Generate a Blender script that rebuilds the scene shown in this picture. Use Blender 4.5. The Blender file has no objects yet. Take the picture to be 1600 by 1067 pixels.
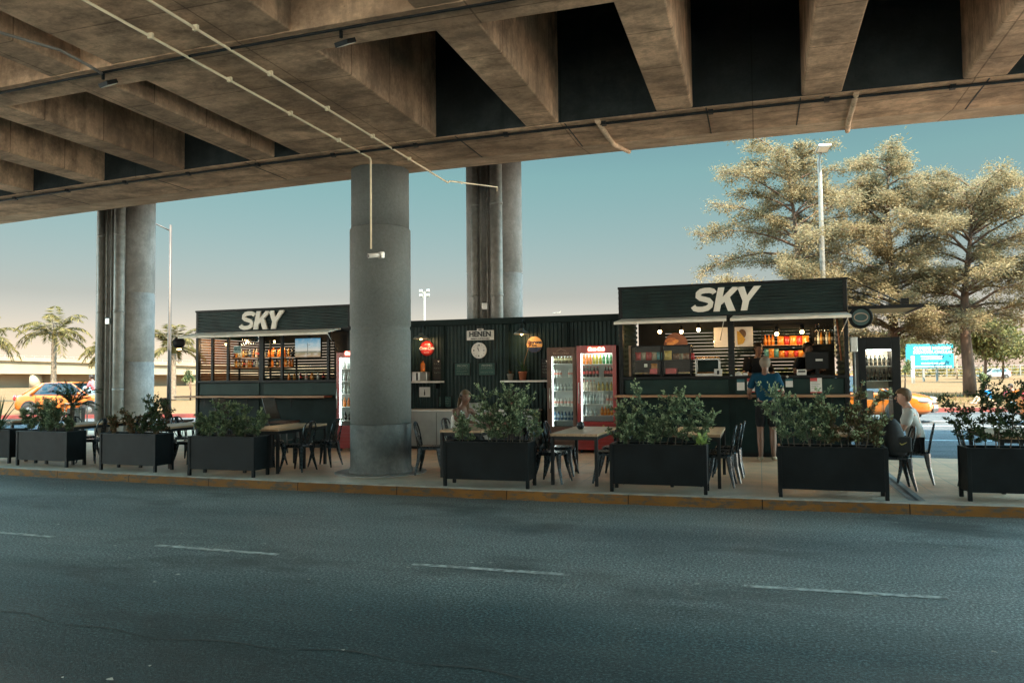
import bpy, bmesh, math, random
import numpy as np
from mathutils import Vector, Matrix, Euler
random.seed(7); np.random.seed(7)
R = math.radians
S = bpy.context.scene
COL = S.collection

# ------------------------------------------------------------------ materials
def nodes(m):
    m.use_nodes = True
    nt = m.node_tree; nt.nodes.clear()
    o = nt.nodes.new('ShaderNodeOutputMaterial'); b = nt.nodes.new('ShaderNodeBsdfPrincipled')
    nt.links.new(b.outputs[0], o.inputs[0])
    return nt, b, o
def N(nt, t, **kw):
    n = nt.nodes.new(t)
    for k, v in kw.items():
        if k in n.inputs.keys() if hasattr(n.inputs, 'keys') else False: n.inputs[k].default_value = v
        else: setattr(n, k, v)
    return n
def rgb(c): return (c[0], c[1], c[2], 1.0)
def coords(nt, sc=(1, 1, 1), world=True):
    if world:
        g = nt.nodes.new('ShaderNodeNewGeometry'); src = g.outputs['Position']
    else:
        g = nt.nodes.new('ShaderNodeTexCoord'); src = g.outputs['Object']
    mp = nt.nodes.new('ShaderNodeMapping'); mp.inputs['Scale'].default_value = sc
    nt.links.new(src, mp.inputs[0]); return mp.outputs[0]
def noise(nt, vec, scale, detail=4, rough=.55):
    n = nt.nodes.new('ShaderNodeTexNoise'); n.inputs['Scale'].default_value = scale
    n.inputs['Detail'].default_value = detail; n.inputs['Roughness'].default_value = rough
    nt.links.new(vec, n.inputs['Vector']); return n.outputs['Fac']
def ramp(nt, fac, stops):
    r = nt.nodes.new('ShaderNodeValToRGB'); e = r.color_ramp.elements
    while len(e) > 1: e.remove(e[-1])
    e[0].position = stops[0][0]; e[0].color = rgb(stops[0][1])
    for p, c in stops[1:]:
        k = e.new(p); k.color = rgb(c)
    nt.links.new(fac, r.inputs[0]); return r.outputs[0]
def mix(nt, fac, a, b, mode='MIX'):
    m = nt.nodes.new('ShaderNodeMix'); m.data_type = 'RGBA'; m.blend_type = mode
    for i, v in ((0, fac), (6, a), (7, b)):
        if hasattr(v, 'links') or hasattr(v, 'is_linked'): nt.links.new(v, m.inputs[i])
        else: m.inputs[i].default_value = v if i == 0 else rgb(v)
    return m.outputs[2]
def bump(nt, b, h, strength=.3, dist=.02):
    n = nt.nodes.new('ShaderNodeBump'); n.inputs['Strength'].default_value = strength; n.inputs['Distance'].default_value = dist
    nt.links.new(h, n.inputs['Height']); nt.links.new(n.outputs[0], b.inputs['Normal'])
MATS = {}
def pm(name, c, rough=.6, metal=0., var=.25, scale=6., bmp=.0, spec=.5, world=True, sc=(1, 1, 1), coat=0.):
    """painted / plain surface with mottled tone, roughness variation and optional bump"""
    if name in MATS: return MATS[name]
    m = bpy.data.materials.new(name); nt, b, o = nodes(m)
    v = coords(nt, sc, world); f = noise(nt, v, scale, 5)
    d = tuple(x * (1 - var) for x in c); l = tuple(min(1, x * (1 + var * .8)) for x in c)
    nt.links.new(ramp(nt, f, [(.3, d), (.7, l)]), b.inputs['Base Color'])
    f2 = noise(nt, v, scale * 3.1, 3)
    mr = nt.nodes.new('ShaderNodeMapRange'); mr.inputs[3].default_value = max(.02, rough - .1); mr.inputs[4].default_value = min(1, rough + .12)
    nt.links.new(f2, mr.inputs[0]); nt.links.new(mr.outputs[0], b.inputs['Roughness'])
    b.inputs['Metallic'].default_value = metal; b.inputs['Specular IOR Level'].default_value = spec
    if coat: b.inputs['Coat Weight'].default_value = coat; b.inputs['Coat Roughness'].default_value = .06
    if bmp: bump(nt, b, noise(nt, v, scale * 8, 4), bmp, .01)
    MATS[name] = m; return m
def emit(name, c, s):
    if name in MATS: return MATS[name]
    m = bpy.data.materials.new(name); nt, b, o = nodes(m)
    b.inputs['Base Color'].default_value = rgb(c); b.inputs['Emission Color'].default_value = rgb(c); b.inputs['Emission Strength'].default_value = s
    MATS[name] = m; return m
def glass(name, tint=(.9, .95, .95), refl=.12, opac=.0, rough=.03):
    if name in MATS: return MATS[name]
    m = bpy.data.materials.new(name); m.use_nodes = True; nt = m.node_tree; nt.nodes.clear()
    o = nt.nodes.new('ShaderNodeOutputMaterial'); t = nt.nodes.new('ShaderNodeBsdfTransparent'); g = nt.nodes.new('ShaderNodeBsdfGlossy')
    t.inputs[0].default_value = rgb(tint); g.inputs['Roughness'].default_value = rough
    mx = nt.nodes.new('ShaderNodeMixShader'); lw = nt.nodes.new('ShaderNodeFresnel'); lw.inputs[0].default_value = 1.45
    ad = nt.nodes.new('ShaderNodeMath'); ad.operation = 'ADD'; ad.inputs[1].default_value = refl * .3; ad.use_clamp = True
    ml = nt.nodes.new('ShaderNodeMath'); ml.operation = 'MULTIPLY'; ml.inputs[1].default_value = 1.0 if refl > 0 else .25; nt.links.new(lw.outputs[0], ml.inputs[0]); nt.links.new(ml.outputs[0], ad.inputs[0]); nt.links.new(ad.outputs[0], mx.inputs[0])
    nt.links.new(t.outputs[0], mx.inputs[1]); nt.links.new(g.outputs[0], mx.inputs[2]); nt.links.new(mx.outputs[0], o.inputs[0])
    MATS[name] = m; return m
def leafmat(name, a, b_, c=None, trans=.3):
    """leaf colour varies leaf by leaf (random per island)"""
    if name in MATS: return MATS[name]
    m = bpy.data.materials.new(name); nt, b, o = nodes(m)
    g = nt.nodes.new('ShaderNodeNewGeometry')
    st = [(0, a), (.6, b_)] + ([(1, c)] if c else [])
    col = ramp(nt, g.outputs['Random Per Island'], st)
    nt.links.new(col, b.inputs['Base Color']); b.inputs['Roughness'].default_value = .7; b.inputs['Specular IOR Level'].default_value = .12
    tr = nt.nodes.new('ShaderNodeBsdfTranslucent'); nt.links.new(col, tr.inputs[0])
    mx = nt.nodes.new('ShaderNodeMixShader'); mx.inputs[0].default_value = trans
    nt.links.new(b.outputs[0], mx.inputs[1]); nt.links.new(tr.outputs[0], mx.inputs[2]); nt.links.new(mx.outputs[0], o.inputs[0])
    MATS[name] = m; return m

def concrete(name, lo, hi, stain, boards=True, streak=.5, blots=.75):
    m = bpy.data.materials.new(name); nt, b, o = nodes(m)
    v = coords(nt); v2 = coords(nt, (1, 1, .12)); v3 = coords(nt, (.8, 1.5, 1))
    base = ramp(nt, noise(nt, v, 1.6, 8, .62), [(.28, lo), (.72, hi)])
    wide = ramp(nt, noise(nt, v, .55, 5, .6), [(.34, (.42, .40, .38)), (.58, (1.08, 1.06, 1.04))])
    base = mix(nt, .9 if boards else .25, base, wide, 'MULTIPLY')
    fine = ramp(nt, noise(nt, v, 26, 5, .7), [(.3, (.72, .72, .72)), (.7, (1.08, 1.08, 1.08))])
    c = mix(nt, .8, base, fine, 'MULTIPLY')
    blot = ramp(nt, noise(nt, v3, 1.9, 9, .74), [(.42, (0, 0, 0)), (.62, (1, 1, 1))])
    c = mix(nt, blot, c, mix(nt, blots, c, stain))
    st = ramp(nt, noise(nt, v2, 7.0, 5, .65), [(.5, (0, 0, 0)), (.72, (streak, streak, streak))])
    c = mix(nt, st, c, stain)
    if boards:
        br = nt.nodes.new('ShaderNodeTexBrick'); br.offset = .0
        for k, val in (('Scale', 1.0), ('Mortar Size', .009), ('Brick Width', 2.4), ('Row Height', .92)): br.inputs[k].default_value = val
        br.inputs['Color1'].default_value = rgb((1, 1, 1)); br.inputs['Color2'].default_value = rgb((.86, .85, .84)); br.inputs['Mortar'].default_value = rgb((.30, .28, .26))
        nt.links.new(coords(nt), br.inputs['Vector'])
        c = mix(nt, .7, c, br.outputs['Color'], 'MULTIPLY')
    pit = nt.nodes.new('ShaderNodeTexVoronoi'); pit.inputs['Scale'].default_value = 9
    nt.links.new(v, pit.inputs['Vector'])
    c = mix(nt, ramp(nt, pit.outputs['Distance'], [(.04, (1, 1, 1)), (.07, (0, 0, 0))]), c, tuple(x * .45 for x in lo))
    nt.links.new(c, b.inputs['Base Color']); b.inputs['Roughness'].default_value = .85; b.inputs['Specular IOR Level'].default_value = .25
    bump(nt, b, noise(nt, v, 18, 7, .7), .35, .015)
    MATS[name] = m; return m

M_soffit = concrete('soffit_concrete', (.62, .405, .265), (.86, .58, .38), (.15, .10, .068))
M_fasc = concrete('edge_concrete', (.64, .46, .32), (.82, .61, .43), (.33, .23, .155))
M_bay_shade = concrete('bay_shade_concrete', (.020, .026, .027), (.038, .046, .046), (.010, .013, .013))  # recess shade put into the colour: near-black inner girder face and slab
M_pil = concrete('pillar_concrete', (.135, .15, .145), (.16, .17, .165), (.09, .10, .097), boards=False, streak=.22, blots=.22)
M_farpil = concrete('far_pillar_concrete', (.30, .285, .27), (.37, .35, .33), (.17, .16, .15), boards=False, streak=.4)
M_dark = pm('black_steel', (.008, .010, .011), .45, .0, .3, 5, .05, .22)
M_chair = pm('chair_gunmetal', (.022, .030, .036), .26, .55, .3, 9, .03)
M_planter = pm('planter_black', (.005, .007, .008), .55, 0, .5, 3, .06, .12)
M_green = pm('kiosk_green_black', (.008, .019, .018), .55, 0, .3, 4, .05, .15)
M_green2 = pm('kiosk_panel_green', (.014, .033, .029), .55, 0, .22, 3, .05, .2)
M_corr = pm('corrugated_green', (.013, .031, .030), .48, .1, .45, 2.2, .08, .3)
M_cream = pm('sign_cream', (.80, .76, .68), .5, 0, .05, 4)
M_white = pm('white_paint', (.72, .70, .66), .5, 0, .1, 6)
M_awn = pm('awning_canvas', (.78, .72, .62), .7, 0, .12, 5)
M_alu = pm('aluminium', (.5, .5, .48), .35, .8, .15, 9)
M_conduit = pm('cream_conduit', (.80, .68, .48), .6, 0, .1, 6)
M_pole = pm('dark_lamp_pole', (.06, .045, .036), .5, .2, .2, 6)
M_galv = pm('galvanised_pipe', (.22, .21, .19), .6, .15, .3, 7, .03)
M_wood = None
def wood(name, a, b_, rough=.45, axis=0):
    m = bpy.data.materials.new(name); nt, b, o = nodes(m)
    s = [14, 14, 14]; s[axis] = 1.2
    v = coords(nt, tuple(s))
    f = noise(nt, v, 1.6, 7, .6)
    c = ramp(nt, f, [(.3, a), (.7, b_)])
    nt.links.new(c, b.inputs['Base Color']); b.inputs['Roughness'].default_value = rough
    bump(nt, b, f, .15, .004); MATS[name] = m; return m
M_wood = wood('pale_table_wood', (.26, .15, .075), (.46, .30, .17), .38, 1)
M_counter = wood('counter_wood', (.30, .15, .075), (.44, .24, .13), .5, 0)
M_soil = pm('soil', (.03, .022, .016), .95, 0, .5, 30, .5)
M_red = pm('fridge_red', (.30, .022, .020), .35, 0, .2, 4, 0, .5, coat=.3)
M_brown = pm('fridge_brown', (.11, .050, .030), .45, 0, .25, 5)
M_rubber = pm('tyre_rubber', (.014, .014, .014), .8, 0, .3, 20)
M_orange = pm('taxi_orange', (.40, .098, .008), .3, 0, .1, 2, 0, .5, coat=.6)
M_skin = pm('skin', (.36, .20, .14), .5, 0, .12, 30)
M_skin2 = pm('skin_tan', (.17, .088, .058), .5, 0, .12, 30)
M_glass = glass('clear_glass', (.95, .98, .97), .0)
M_carglass = glass('car_glass', (.45, .5, .5), .5)

# ------------------------------------------------------------------ mesh builder
class MB:
    def __init__(s): s.v = []; s.f = []; s.mi = []; s.sm = []; s.cur = 0
    def add(s, vs, fs, smooth=False):
        o = len(s.v); s.v += [tuple(p) for p in vs]
        for f in fs:
            s.f.append(tuple(i + o for i in f)); s.mi.append(s.cur); s.sm.append(smooth)
        return s
    def box(s, x0, x1, y0, y1, z0, z1):
        vs = [(x, y, z) for z in (z0, z1) for y in (y0, y1) for x in (x0, x1)]
        return s.add(vs, [(0, 2, 3, 1), (4, 5, 7, 6), (0, 1, 5, 4), (2, 6, 7, 3), (0, 4, 6, 2), (1, 3, 7, 5)])
    def quad(s, *p): return s.add(p, [tuple(range(len(p)))])
    def tube(s, pts, r, n=8, cap=True, smooth=True, rs=None, square=False):
        pts = [Vector(p) for p in pts]; vs = []; fs = []
        t = (pts[1] - pts[0]).normalized()
        a = t.orthogonal().normalized()
        if square or abs(t.z) > .5:
            ref = Vector((1, 0, 0))
            if abs(t.dot(ref)) < .95: a = (ref - t * t.dot(ref)).normalized()
        for i, p in enumerate(pts):
            if i == 0: d = pts[1] - p
            elif i == len(pts) - 1: d = p - pts[-2]
            else: d = (pts[i + 1] - p).normalized() + (p - pts[i - 1]).normalized()
            d = d.normalized() if d.length > 1e-9 else t
            a = a - d * a.dot(d); a = a.normalized() if a.length > 1e-6 else d.orthogonal().normalized()
            b = d.cross(a)
            rr = rs[i] if rs else r
            for k in range(n):
                th = 2 * math.pi * (k + (.5 if n == 4 else 0)) / n
                vs.append(p + a * (rr * math.cos(th)) + b * (rr * math.sin(th)))
        for i in range(len(pts) - 1):
            for k in range(n):
                k2 = (k + 1) % n
                fs.append((i * n + k, i * n + k2, (i + 1) * n + k2, (i + 1) * n + k))
        s.add(vs, fs, smooth and n > 4)
        if cap:
            o = len(s.v) - len(vs)
            s.f.append(tuple(o + k for k in reversed(range(n)))); s.mi.append(s.cur); s.sm.append(False)
            s.f.append(tuple(o + (len(pts) - 1) * n + k for k in range(n))); s.mi.append(s.cur); s.sm.append(False)
        return s
    def lathe(s, prof, n=16, c=(0, 0, 0), mats=None, smooth=True):
        """prof = [(r, z)...]; mats = material slot per band"""
        vs = []
        for r, z in prof:
            for k in range(n):
                th = 2 * math.pi * k / n; vs.append((c[0] + r * math.cos(th), c[1] + r * math.sin(th), c[2] + z))
        o = len(s.v); s.v += vs
        for i in range(len(prof) - 1):
            for k in range(n):
                k2 = (k + 1) % n
                s.f.append((o + i * n + k, o + i * n + k2, o + (i + 1) * n + k2, o + (i + 1) * n + k))
                s.mi.append(mats[i] if mats else s.cur); s.sm.append(smooth)
        s.f.append(tuple(o + k for k in reversed(range(n)))); s.mi.append(mats[0] if mats else s.cur); s.sm.append(False)
        e = o + (len(prof) - 1) * n
        s.f.append(tuple(e + k for k in range(n))); s.mi.append(mats[-1] if mats else s.cur); s.sm.append(False)
        return s
    def prism(s, poly, y0, y1):
        """polygon in XZ extruded along Y (front = y0, counter-clockwise seen from -Y)"""
        n = len(poly)
        vs = [(x, y0, z) for x, z in poly] + [(x, y1, z) for x, z in poly]
        fs = [tuple(range(n)), tuple(reversed(range(n, 2 * n)))] + [(i, i + n, (i + 1) % n + n, (i + 1) % n) for i in range(n)]
        return s.add(vs, fs)
    def prismz(s, poly, z0, z1):
        n = len(poly)
        vs = [(x, y, z0) for x, y in poly] + [(x, y, z1) for x, y in poly]
        fs = [tuple(reversed(range(n))), tuple(range(n, 2 * n))] + [(i, (i + 1) % n, (i + 1) % n + n, i + n) for i in range(n)]
        return s.add(vs, fs)
    def strip(s, pts, hw, y0, y1):
        """thick line in XZ, extruded along Y"""
        L = []; Rr = []
        for i, (x, z) in enumerate(pts):
            a = pts[max(0, i - 1)]; b = pts[min(len(pts) - 1, i + 1)]
            dx, dz = b[0] - a[0], b[1] - a[1]; l = math.hypot(dx, dz) or 1
            nx, nz = -dz / l, dx / l; w = hw[i] if isinstance(hw, (list, tuple)) else hw
            L.append((x + nx * w, z + nz * w)); Rr.append((x - nx * w, z - nz * w))
        for i in range(len(pts) - 1):
            q = [Rr[i], Rr[i + 1], L[i + 1], L[i]]
            n = 4; vs = [(x, y0, z) for x, z in q] + [(x, y1, z) for x, z in q]
            fs = [(0, 1, 2, 3), (7, 6, 5, 4), (0, 4, 5, 1), (2, 6, 7, 3)]
            if i == 0: fs.append((3, 7, 4, 0))
            if i == len(pts) - 2: fs.append((1, 5, 6, 2))
            s.add(vs, fs)
        return s
    def disc(s, c, r, n=24, y1=None, sx=1.):
        cx, cy, cz = c
        p = [(cx + sx * r * math.cos(2 * math.pi * k / n), cz + r * math.sin(2 * math.pi * k / n)) for k in range(n)]
        return s.prism(p, cy, y1 if y1 is not None else cy + .02)
    def corr(s, x0, x1, z0, z1, y, pitch=.075, dep=.02, vert=True):
        """trapezoid-profiled sheet facing -Y; vert = ribs run vertically"""
        a0, a1 = (x0, x1) if vert else (z0, z1)
        n = max(2, int(round((a1 - a0) / pitch))); prof = []
        for i in range(n):
            for t, d in ((0, 0), (.18, 1), (.5, 1), (.68, 0)):
                prof.append((a0 + (i + t) * (a1 - a0) / n, y - dep * d))
        prof.append((a1, y))
        vs = []; fs = []
        for a, yy in prof:
            if vert: vs += [(a, yy, z0), (a, yy, z1)]
            else: vs += [(x0, yy, a), (x1, yy, a)]
        for i in range(len(prof) - 1):
            fs.append((2 * i, 2 * i + 2, 2 * i + 3, 2 * i + 1) if vert else (2 * i, 2 * i + 1, 2 * i + 3, 2 * i + 2))
        return s.add(vs, fs)
    def build(s, name, mat, parent=None, loc=(0, 0, 0), rz=0, bev=0, label=None):
        me = bpy.data.meshes.new(name); me.from_pydata(s.v, [], s.f)
        for m in (mat if isinstance(mat, (list, tuple)) else [mat]): me.materials.append(m)
        me.polygons.foreach_set('material_index', s.mi); me.polygons.foreach_set('use_smooth', s.sm)
        me.update()
        o = bpy.data.objects.new(name, me); COL.objects.link(o)
        o.location = loc; o.rotation_euler = (0, 0, rz)
        if parent: o.parent = parent
        if bev:
            b = o.modifiers.new('bevel', 'BEVEL'); b.width = bev; b.segments = 2; b.limit_method = 'ANGLE'
        if label: o['label'] = label
        return o
def tag(o, label, cat, group=None, kind=None):
    o['label'] = label
    if kind: o['kind'] = kind
    if cat: o['category'] = cat
    if group: o['group'] = group
    return o
def struct(o, label=None):
    o['kind'] = 'structure'
    if label: o['label'] = label
    return o
def thing(name, label, cat, loc=(0, 0, 0), rz=0, group=None):
    o = bpy.data.objects.new(name, None); COL.objects.link(o); o.empty_display_size = .1
    o.location = loc; o.rotation_euler = (0, 0, rz)
    return tag(o, label, cat, group)
def dup(o, loc=None, rz=None, label=None, parent=None):
    c = o.copy(); COL.objects.link(c)
    if parent: c.parent = parent
    if loc is not None: c.location = loc
    if rz is not None: c.rotation_euler = (0, 0, rz)
    if label: c['label'] = label
    for ch in list(o.children): dup(ch, parent=c)
    return c
def box(name, x0, x1, y0, y1, z0, z1, mat, parent=None, bev=0.0, label=None):
    return MB().box(x0, x1, y0, y1, z0, z1).build(name, mat, parent, bev=bev, label=label)
def text(s, size, mat, parent, loc, bold=0., shear=0., depth=.004, align='CENTER', wscale=1., name='lettering', rz=0):
    cu = bpy.data.curves.new(name, 'FONT'); cu.body = s; cu.size = size; cu.offset = bold; cu.shear = shear; cu.extrude = depth
    cu.align_x = align; cu.align_y = 'CENTER'; cu.resolution_u = 3
    o = bpy.data.objects.new(name, cu); COL.objects.link(o)
    bpy.context.view_layer.update()
    me = bpy.data.meshes.new_from_object(o.evaluated_get(bpy.context.evaluated_depsgraph_get()))
    bpy.data.objects.remove(o); bpy.data.curves.remove(cu)
    me.name = name; me.materials.clear(); me.materials.append(mat)
    o = bpy.data.objects.new(name, me); COL.objects.link(o)
    o.location = loc; o.rotation_euler = (R(90), 0, rz); o.scale = (wscale, 1, 1)
    if parent: o.parent = parent
    return o
def npmesh(name, V, F, mat, parent=None, mi=None):
    """V (n,3); F (m,4)"""
    me = bpy.data.meshes.new(name)
    V = np.asarray(V, np.float32); F = np.asarray(F, np.int32); m, k = F.shape
    me.vertices.add(len(V)); me.vertices.foreach_set('co', V.ravel())
    me.loops.add(m * k); me.loops.foreach_set('vertex_index', F.ravel())
    me.polygons.add(m); me.polygons.foreach_set('loop_start', np.arange(0, m * k, k, dtype=np.int32))
    me.polygons.foreach_set('loop_total', np.full(m, k, np.int32))
    for x in (mat if isinstance(mat, (list, tuple)) else [mat]): me.materials.append(x)
    if mi is not None: me.polygons.foreach_set('material_index', np.asarray(mi, np.int32))
    me.update(calc_edges=True); me.validate()
    o = bpy.data.objects.new(name, me); COL.objects.link(o)
    if parent: o.parent = parent
    return o
def unit(a): return a / (np.linalg.norm(a, axis=-1, keepdims=True) + 1e-9)
def leaves(name, C, D, L, W, mat, parent=None, mi=None, jit=.6, flat=0.):
    """diamond leaves: base C, direction D, length L, width W"""
    n = len(C); D = unit(np.asarray(D) + np.random.randn(n, 3) * jit)
    T = unit(np.cross(D, np.random.randn(n, 3) + np.array([[0, 0, flat]])))
    L = (np.asarray(L) * np.random.uniform(.7, 1.25, n))[:, None]; W = (np.asarray(W) * np.random.uniform(.75, 1.2, n))[:, None]
    V = np.stack([C, C + D * L * .45 + T * W * .5, C + D * L, C + D * L * .45 - T * W * .5], 1).reshape(-1, 3)
    return npmesh(name, V, np.arange(4 * n).reshape(-1, 4), mat, parent, mi)
SKYSTR = .15; SUNSTR = 2.0; EXPO = 3.7; LAMPW = .5; FRW = .4
CED = ((.13, .104, .054), (.215, .17, .09), (.29, .225, .128))
SKYRAMP = [(0, (1.75, 1.38, 1.32)), (.05, (1.13, .84, .73)), (.10, (.84, .66, .53)), (.25, (.78, .95, .64)), (.45, (.52, .82, .64)), (1, (.6, .9, .82))]
SKYAZ = [(.0, (.09, .11, .12)), (.22, (.35, .42, .44)), (.48, (1.9, 1.95, 1.95)), (.72, (1.5, 1.5, 1.5)), (.885, (.077, .077, .077))]
# ------------------------------------------------------------------ camera, light
yaw, pitch, roll = R(17.8), R(2.53), R(.6)
fw = Vector((-math.sin(yaw) * math.cos(pitch), math.cos(yaw) * math.cos(pitch), math.sin(pitch)))
rt = Vector((math.cos(yaw), math.sin(yaw), 0)); up = rt.cross(fw)
rt2 = math.cos(roll) * rt - math.sin(roll) * up; up2 = math.sin(roll) * rt + math.cos(roll) * up
cam = bpy.data.objects.new('camera', bpy.data.cameras.new('camera')); COL.objects.link(cam)
cam.matrix_world = Matrix(((rt2.x, up2.x, -fw.x, 0), (rt2.y, up2.y, -fw.y, 0), (rt2.z, up2.z, -fw.z, 1.5), (0, 0, 0, 1)))
cam.data.sensor_width = 36; cam.data.lens = 27.0; cam.data.clip_end = 4000; cam.data.clip_start = .05
S.camera = cam
SUN_EL, SUN_AZ = R(57), R(138)      # azimuth clockwise from +Y (away from the camera): behind and to the right
w = bpy.data.worlds.new('World'); S.world = w; w.use_nodes = True; nt = w.node_tree; nt.nodes.clear()
wo = nt.nodes.new('ShaderNodeOutputWorld'); bg = nt.nodes.new('ShaderNodeBackground'); sky = nt.nodes.new('ShaderNodeTexSky')
sky.sky_type = 'NISHITA'; sky.sun_disc = False; sky.sun_elevation = SUN_EL; sky.sun_rotation = SUN_AZ
sky.air_density = 1.0; sky.dust_density = 1.0; sky.ozone_density = 1.0; sky.altitude = 50
tcw = nt.nodes.new('ShaderNodeTexCoord'); spw = nt.nodes.new('ShaderNodeSeparateXYZ'); nt.links.new(tcw.outputs['Generated'], spw.inputs[0])
tint = mix(nt, 1.0, sky.outputs[0], ramp(nt, spw.outputs['Z'], SKYRAMP), 'MULTIPLY')
dt = nt.nodes.new('ShaderNodeVectorMath'); dt.operation = 'DOT_PRODUCT'; dt.inputs[1].default_value = (-.306, .952, 0); nt.links.new(tcw.outputs['Generated'], dt.inputs[0])
mrw = nt.nodes.new('ShaderNodeMapRange'); mrw.inputs[1].default_value = -1; nt.links.new(dt.outputs['Value'], mrw.inputs[0])
tint = mix(nt, 1.0, tint, ramp(nt, mrw.outputs[0], SKYAZ), 'MULTIPLY')      # sky dimmed ahead and behind, brightened to the unseen sides for added fill
nt.links.new(tint, bg.inputs[0]); bg.inputs[1].default_value = SKYSTR
nt.links.new(bg.outputs[0], wo.inputs[0])
sd = bpy.data.lights.new('sun', 'SUN'); so = bpy.data.objects.new('sun', sd); COL.objects.link(so)
sd.energy = SUNSTR; sd.angle = R(.53); sd.color = (1.0, .87, .68)
d = Vector((math.sin(SUN_AZ) * math.cos(SUN_EL), math.cos(SUN_AZ) * math.cos(SUN_EL), math.sin(SUN_EL)))
so.rotation_euler = d.to_track_quat('Z', 'Y').to_euler()
S.view_settings.view_transform = 'Standard'; S.view_settings.look = 'None'; S.view_settings.exposure = EXPO; S.view_settings.gamma = 1
S.cycles.use_denoising = True
try: S.cycles.denoiser = 'OPENIMAGEDENOISE'
except Exception: pass
S.cycles.max_bounces = 10; S.cycles.diffuse_bounces = 6; S.cycles.transparent_max_bounces = 24
S.cycles.sample_clamp_indirect = 6

def lamp(loc, energy, col=(1, .62, .28), rad=.03):
    l = bpy.data.lights.new('bulb_light', 'POINT'); l.energy = energy; l.color = col; l.shadow_soft_size = rad
    o = bpy.data.objects.new('bulb_light', l); COL.objects.link(o); o.location = loc; return o

# ------------------------------------------------------------------ ground
def yk(x):
    t = max(-12, min(12, x + 3.5)); y = 9.66 + .0050 * t * t
    return y + (abs(x + 3.5) - abs(t)) * .1
def yg(x):
    t = max(-13, min(13, x + 2)); y = 9.66 + .0045 * t * t
    return y + (abs(x + 2) - abs(t)) * .1
XS = [-90, -60, -45, -34, -28] + [-24 + i for i in range(40)] + [18, 24, 34, 60]

def m_grass():
    m = bpy.data.materials.new('dry_grass'); nt, b, o = nodes(m); v = coords(nt)
    a = ramp(nt, noise(nt, v, .18, 8, .65), [(.3, (.108, .064, .030)), (.52, (.135, .083, .043)), (.75, (.098, .070, .030))])
    f = ramp(nt, noise(nt, coords(nt, (1, .4, 1)), 5, 6, .75), [(.3, (.6, .62, .55)), (.7, (1.15, 1.1, 1.05))])
    nt.links.new(mix(nt, .85, a, f, 'MULTIPLY'), b.inputs['Base Color']); b.inputs['Roughness'].default_value = .95; b.inputs['Specular IOR Level'].default_value = .1
    bump(nt, b, noise(nt, v, 12, 6, .7), .8, .05); return m
def m_asphalt(name, lo, hi, rough=.62):
    m = bpy.data.materials.new(name); nt, b, o = nodes(m); v = coords(nt)
    lane = noise(nt, coords(nt, (.04, .55, 1)), 1.5, 5, .6)
    a = ramp(nt, lane, [(.3, lo), (.7, hi)])
    pat = ramp(nt, noise(nt, coords(nt, (.35, .8, 1)), .9, 6, .65), [(.35, (.72, .73, .75)), (.65, (1.12, 1.12, 1.12))])
    a = mix(nt, .8, a, pat, 'MULTIPLY')
    gr = ramp(nt, noise(nt, v, 46, 5, .85), [(.40, (.25, .26, .27)), (.49, (.75, .75, .75)), (.55, (1.35, 1.35, 1.35)), (.62, (3.2, 3.2, 3.1))])
    a = mix(nt, .9, a, gr, 'MULTIPLY')
    vo = nt.nodes.new('ShaderNodeTexVoronoi'); vo.inputs['Scale'].default_value = 26; nt.links.new(v, vo.inputs['Vector'])
    a = mix(nt, ramp(nt, vo.outputs['Distance'], [(.07, (.5, .5, .5)), (.13, (0, 0, 0))]), a, (.34, .35, .34))
    st = ramp(nt, noise(nt, coords(nt, (.5, .9, 1)), .7, 6, .7), [(.52, (0, 0, 0)), (.64, (.75, .75, .75))])
    a = mix(nt, st, a, tuple(x * .35 for x in lo))
    if name == 'asphalt':      # near lane darkened in colour for the deck's shade and older surfacing, ragged seam
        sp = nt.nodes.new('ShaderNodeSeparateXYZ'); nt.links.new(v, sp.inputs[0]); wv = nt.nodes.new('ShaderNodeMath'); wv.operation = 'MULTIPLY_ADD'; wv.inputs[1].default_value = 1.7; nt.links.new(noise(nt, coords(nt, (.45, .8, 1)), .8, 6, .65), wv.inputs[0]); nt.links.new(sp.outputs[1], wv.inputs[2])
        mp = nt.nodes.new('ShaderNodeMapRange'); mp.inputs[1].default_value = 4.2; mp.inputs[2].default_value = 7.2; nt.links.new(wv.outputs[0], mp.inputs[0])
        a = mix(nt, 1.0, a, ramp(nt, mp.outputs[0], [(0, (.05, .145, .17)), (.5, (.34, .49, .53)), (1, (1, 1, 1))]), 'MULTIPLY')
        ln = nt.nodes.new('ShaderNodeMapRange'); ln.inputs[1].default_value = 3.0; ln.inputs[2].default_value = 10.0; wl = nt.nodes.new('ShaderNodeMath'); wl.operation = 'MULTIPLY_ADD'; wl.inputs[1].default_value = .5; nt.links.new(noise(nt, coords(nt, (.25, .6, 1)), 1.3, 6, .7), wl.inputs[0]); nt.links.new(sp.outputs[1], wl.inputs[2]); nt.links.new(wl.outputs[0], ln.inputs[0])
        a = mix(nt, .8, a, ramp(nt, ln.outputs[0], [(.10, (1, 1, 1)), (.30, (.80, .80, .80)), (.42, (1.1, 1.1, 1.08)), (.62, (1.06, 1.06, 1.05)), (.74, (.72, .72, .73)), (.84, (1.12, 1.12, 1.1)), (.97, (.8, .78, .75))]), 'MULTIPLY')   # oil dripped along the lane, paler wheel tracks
    nt.links.new(a, b.inputs['Base Color'])
    rr = ramp(nt, noise(nt, coords(nt, (.2, .8, 1)), 1.2, 5), [(.3, (rough - .12,) * 3), (.7, (rough + .12,) * 3)])
    nt.links.new(rr, b.inputs['Roughness']); b.inputs['Specular IOR Level'].default_value = .16
    bump(nt, b, noise(nt, v, 60, 5, .85), .9, .016); MATS[name] = m; return m
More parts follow.
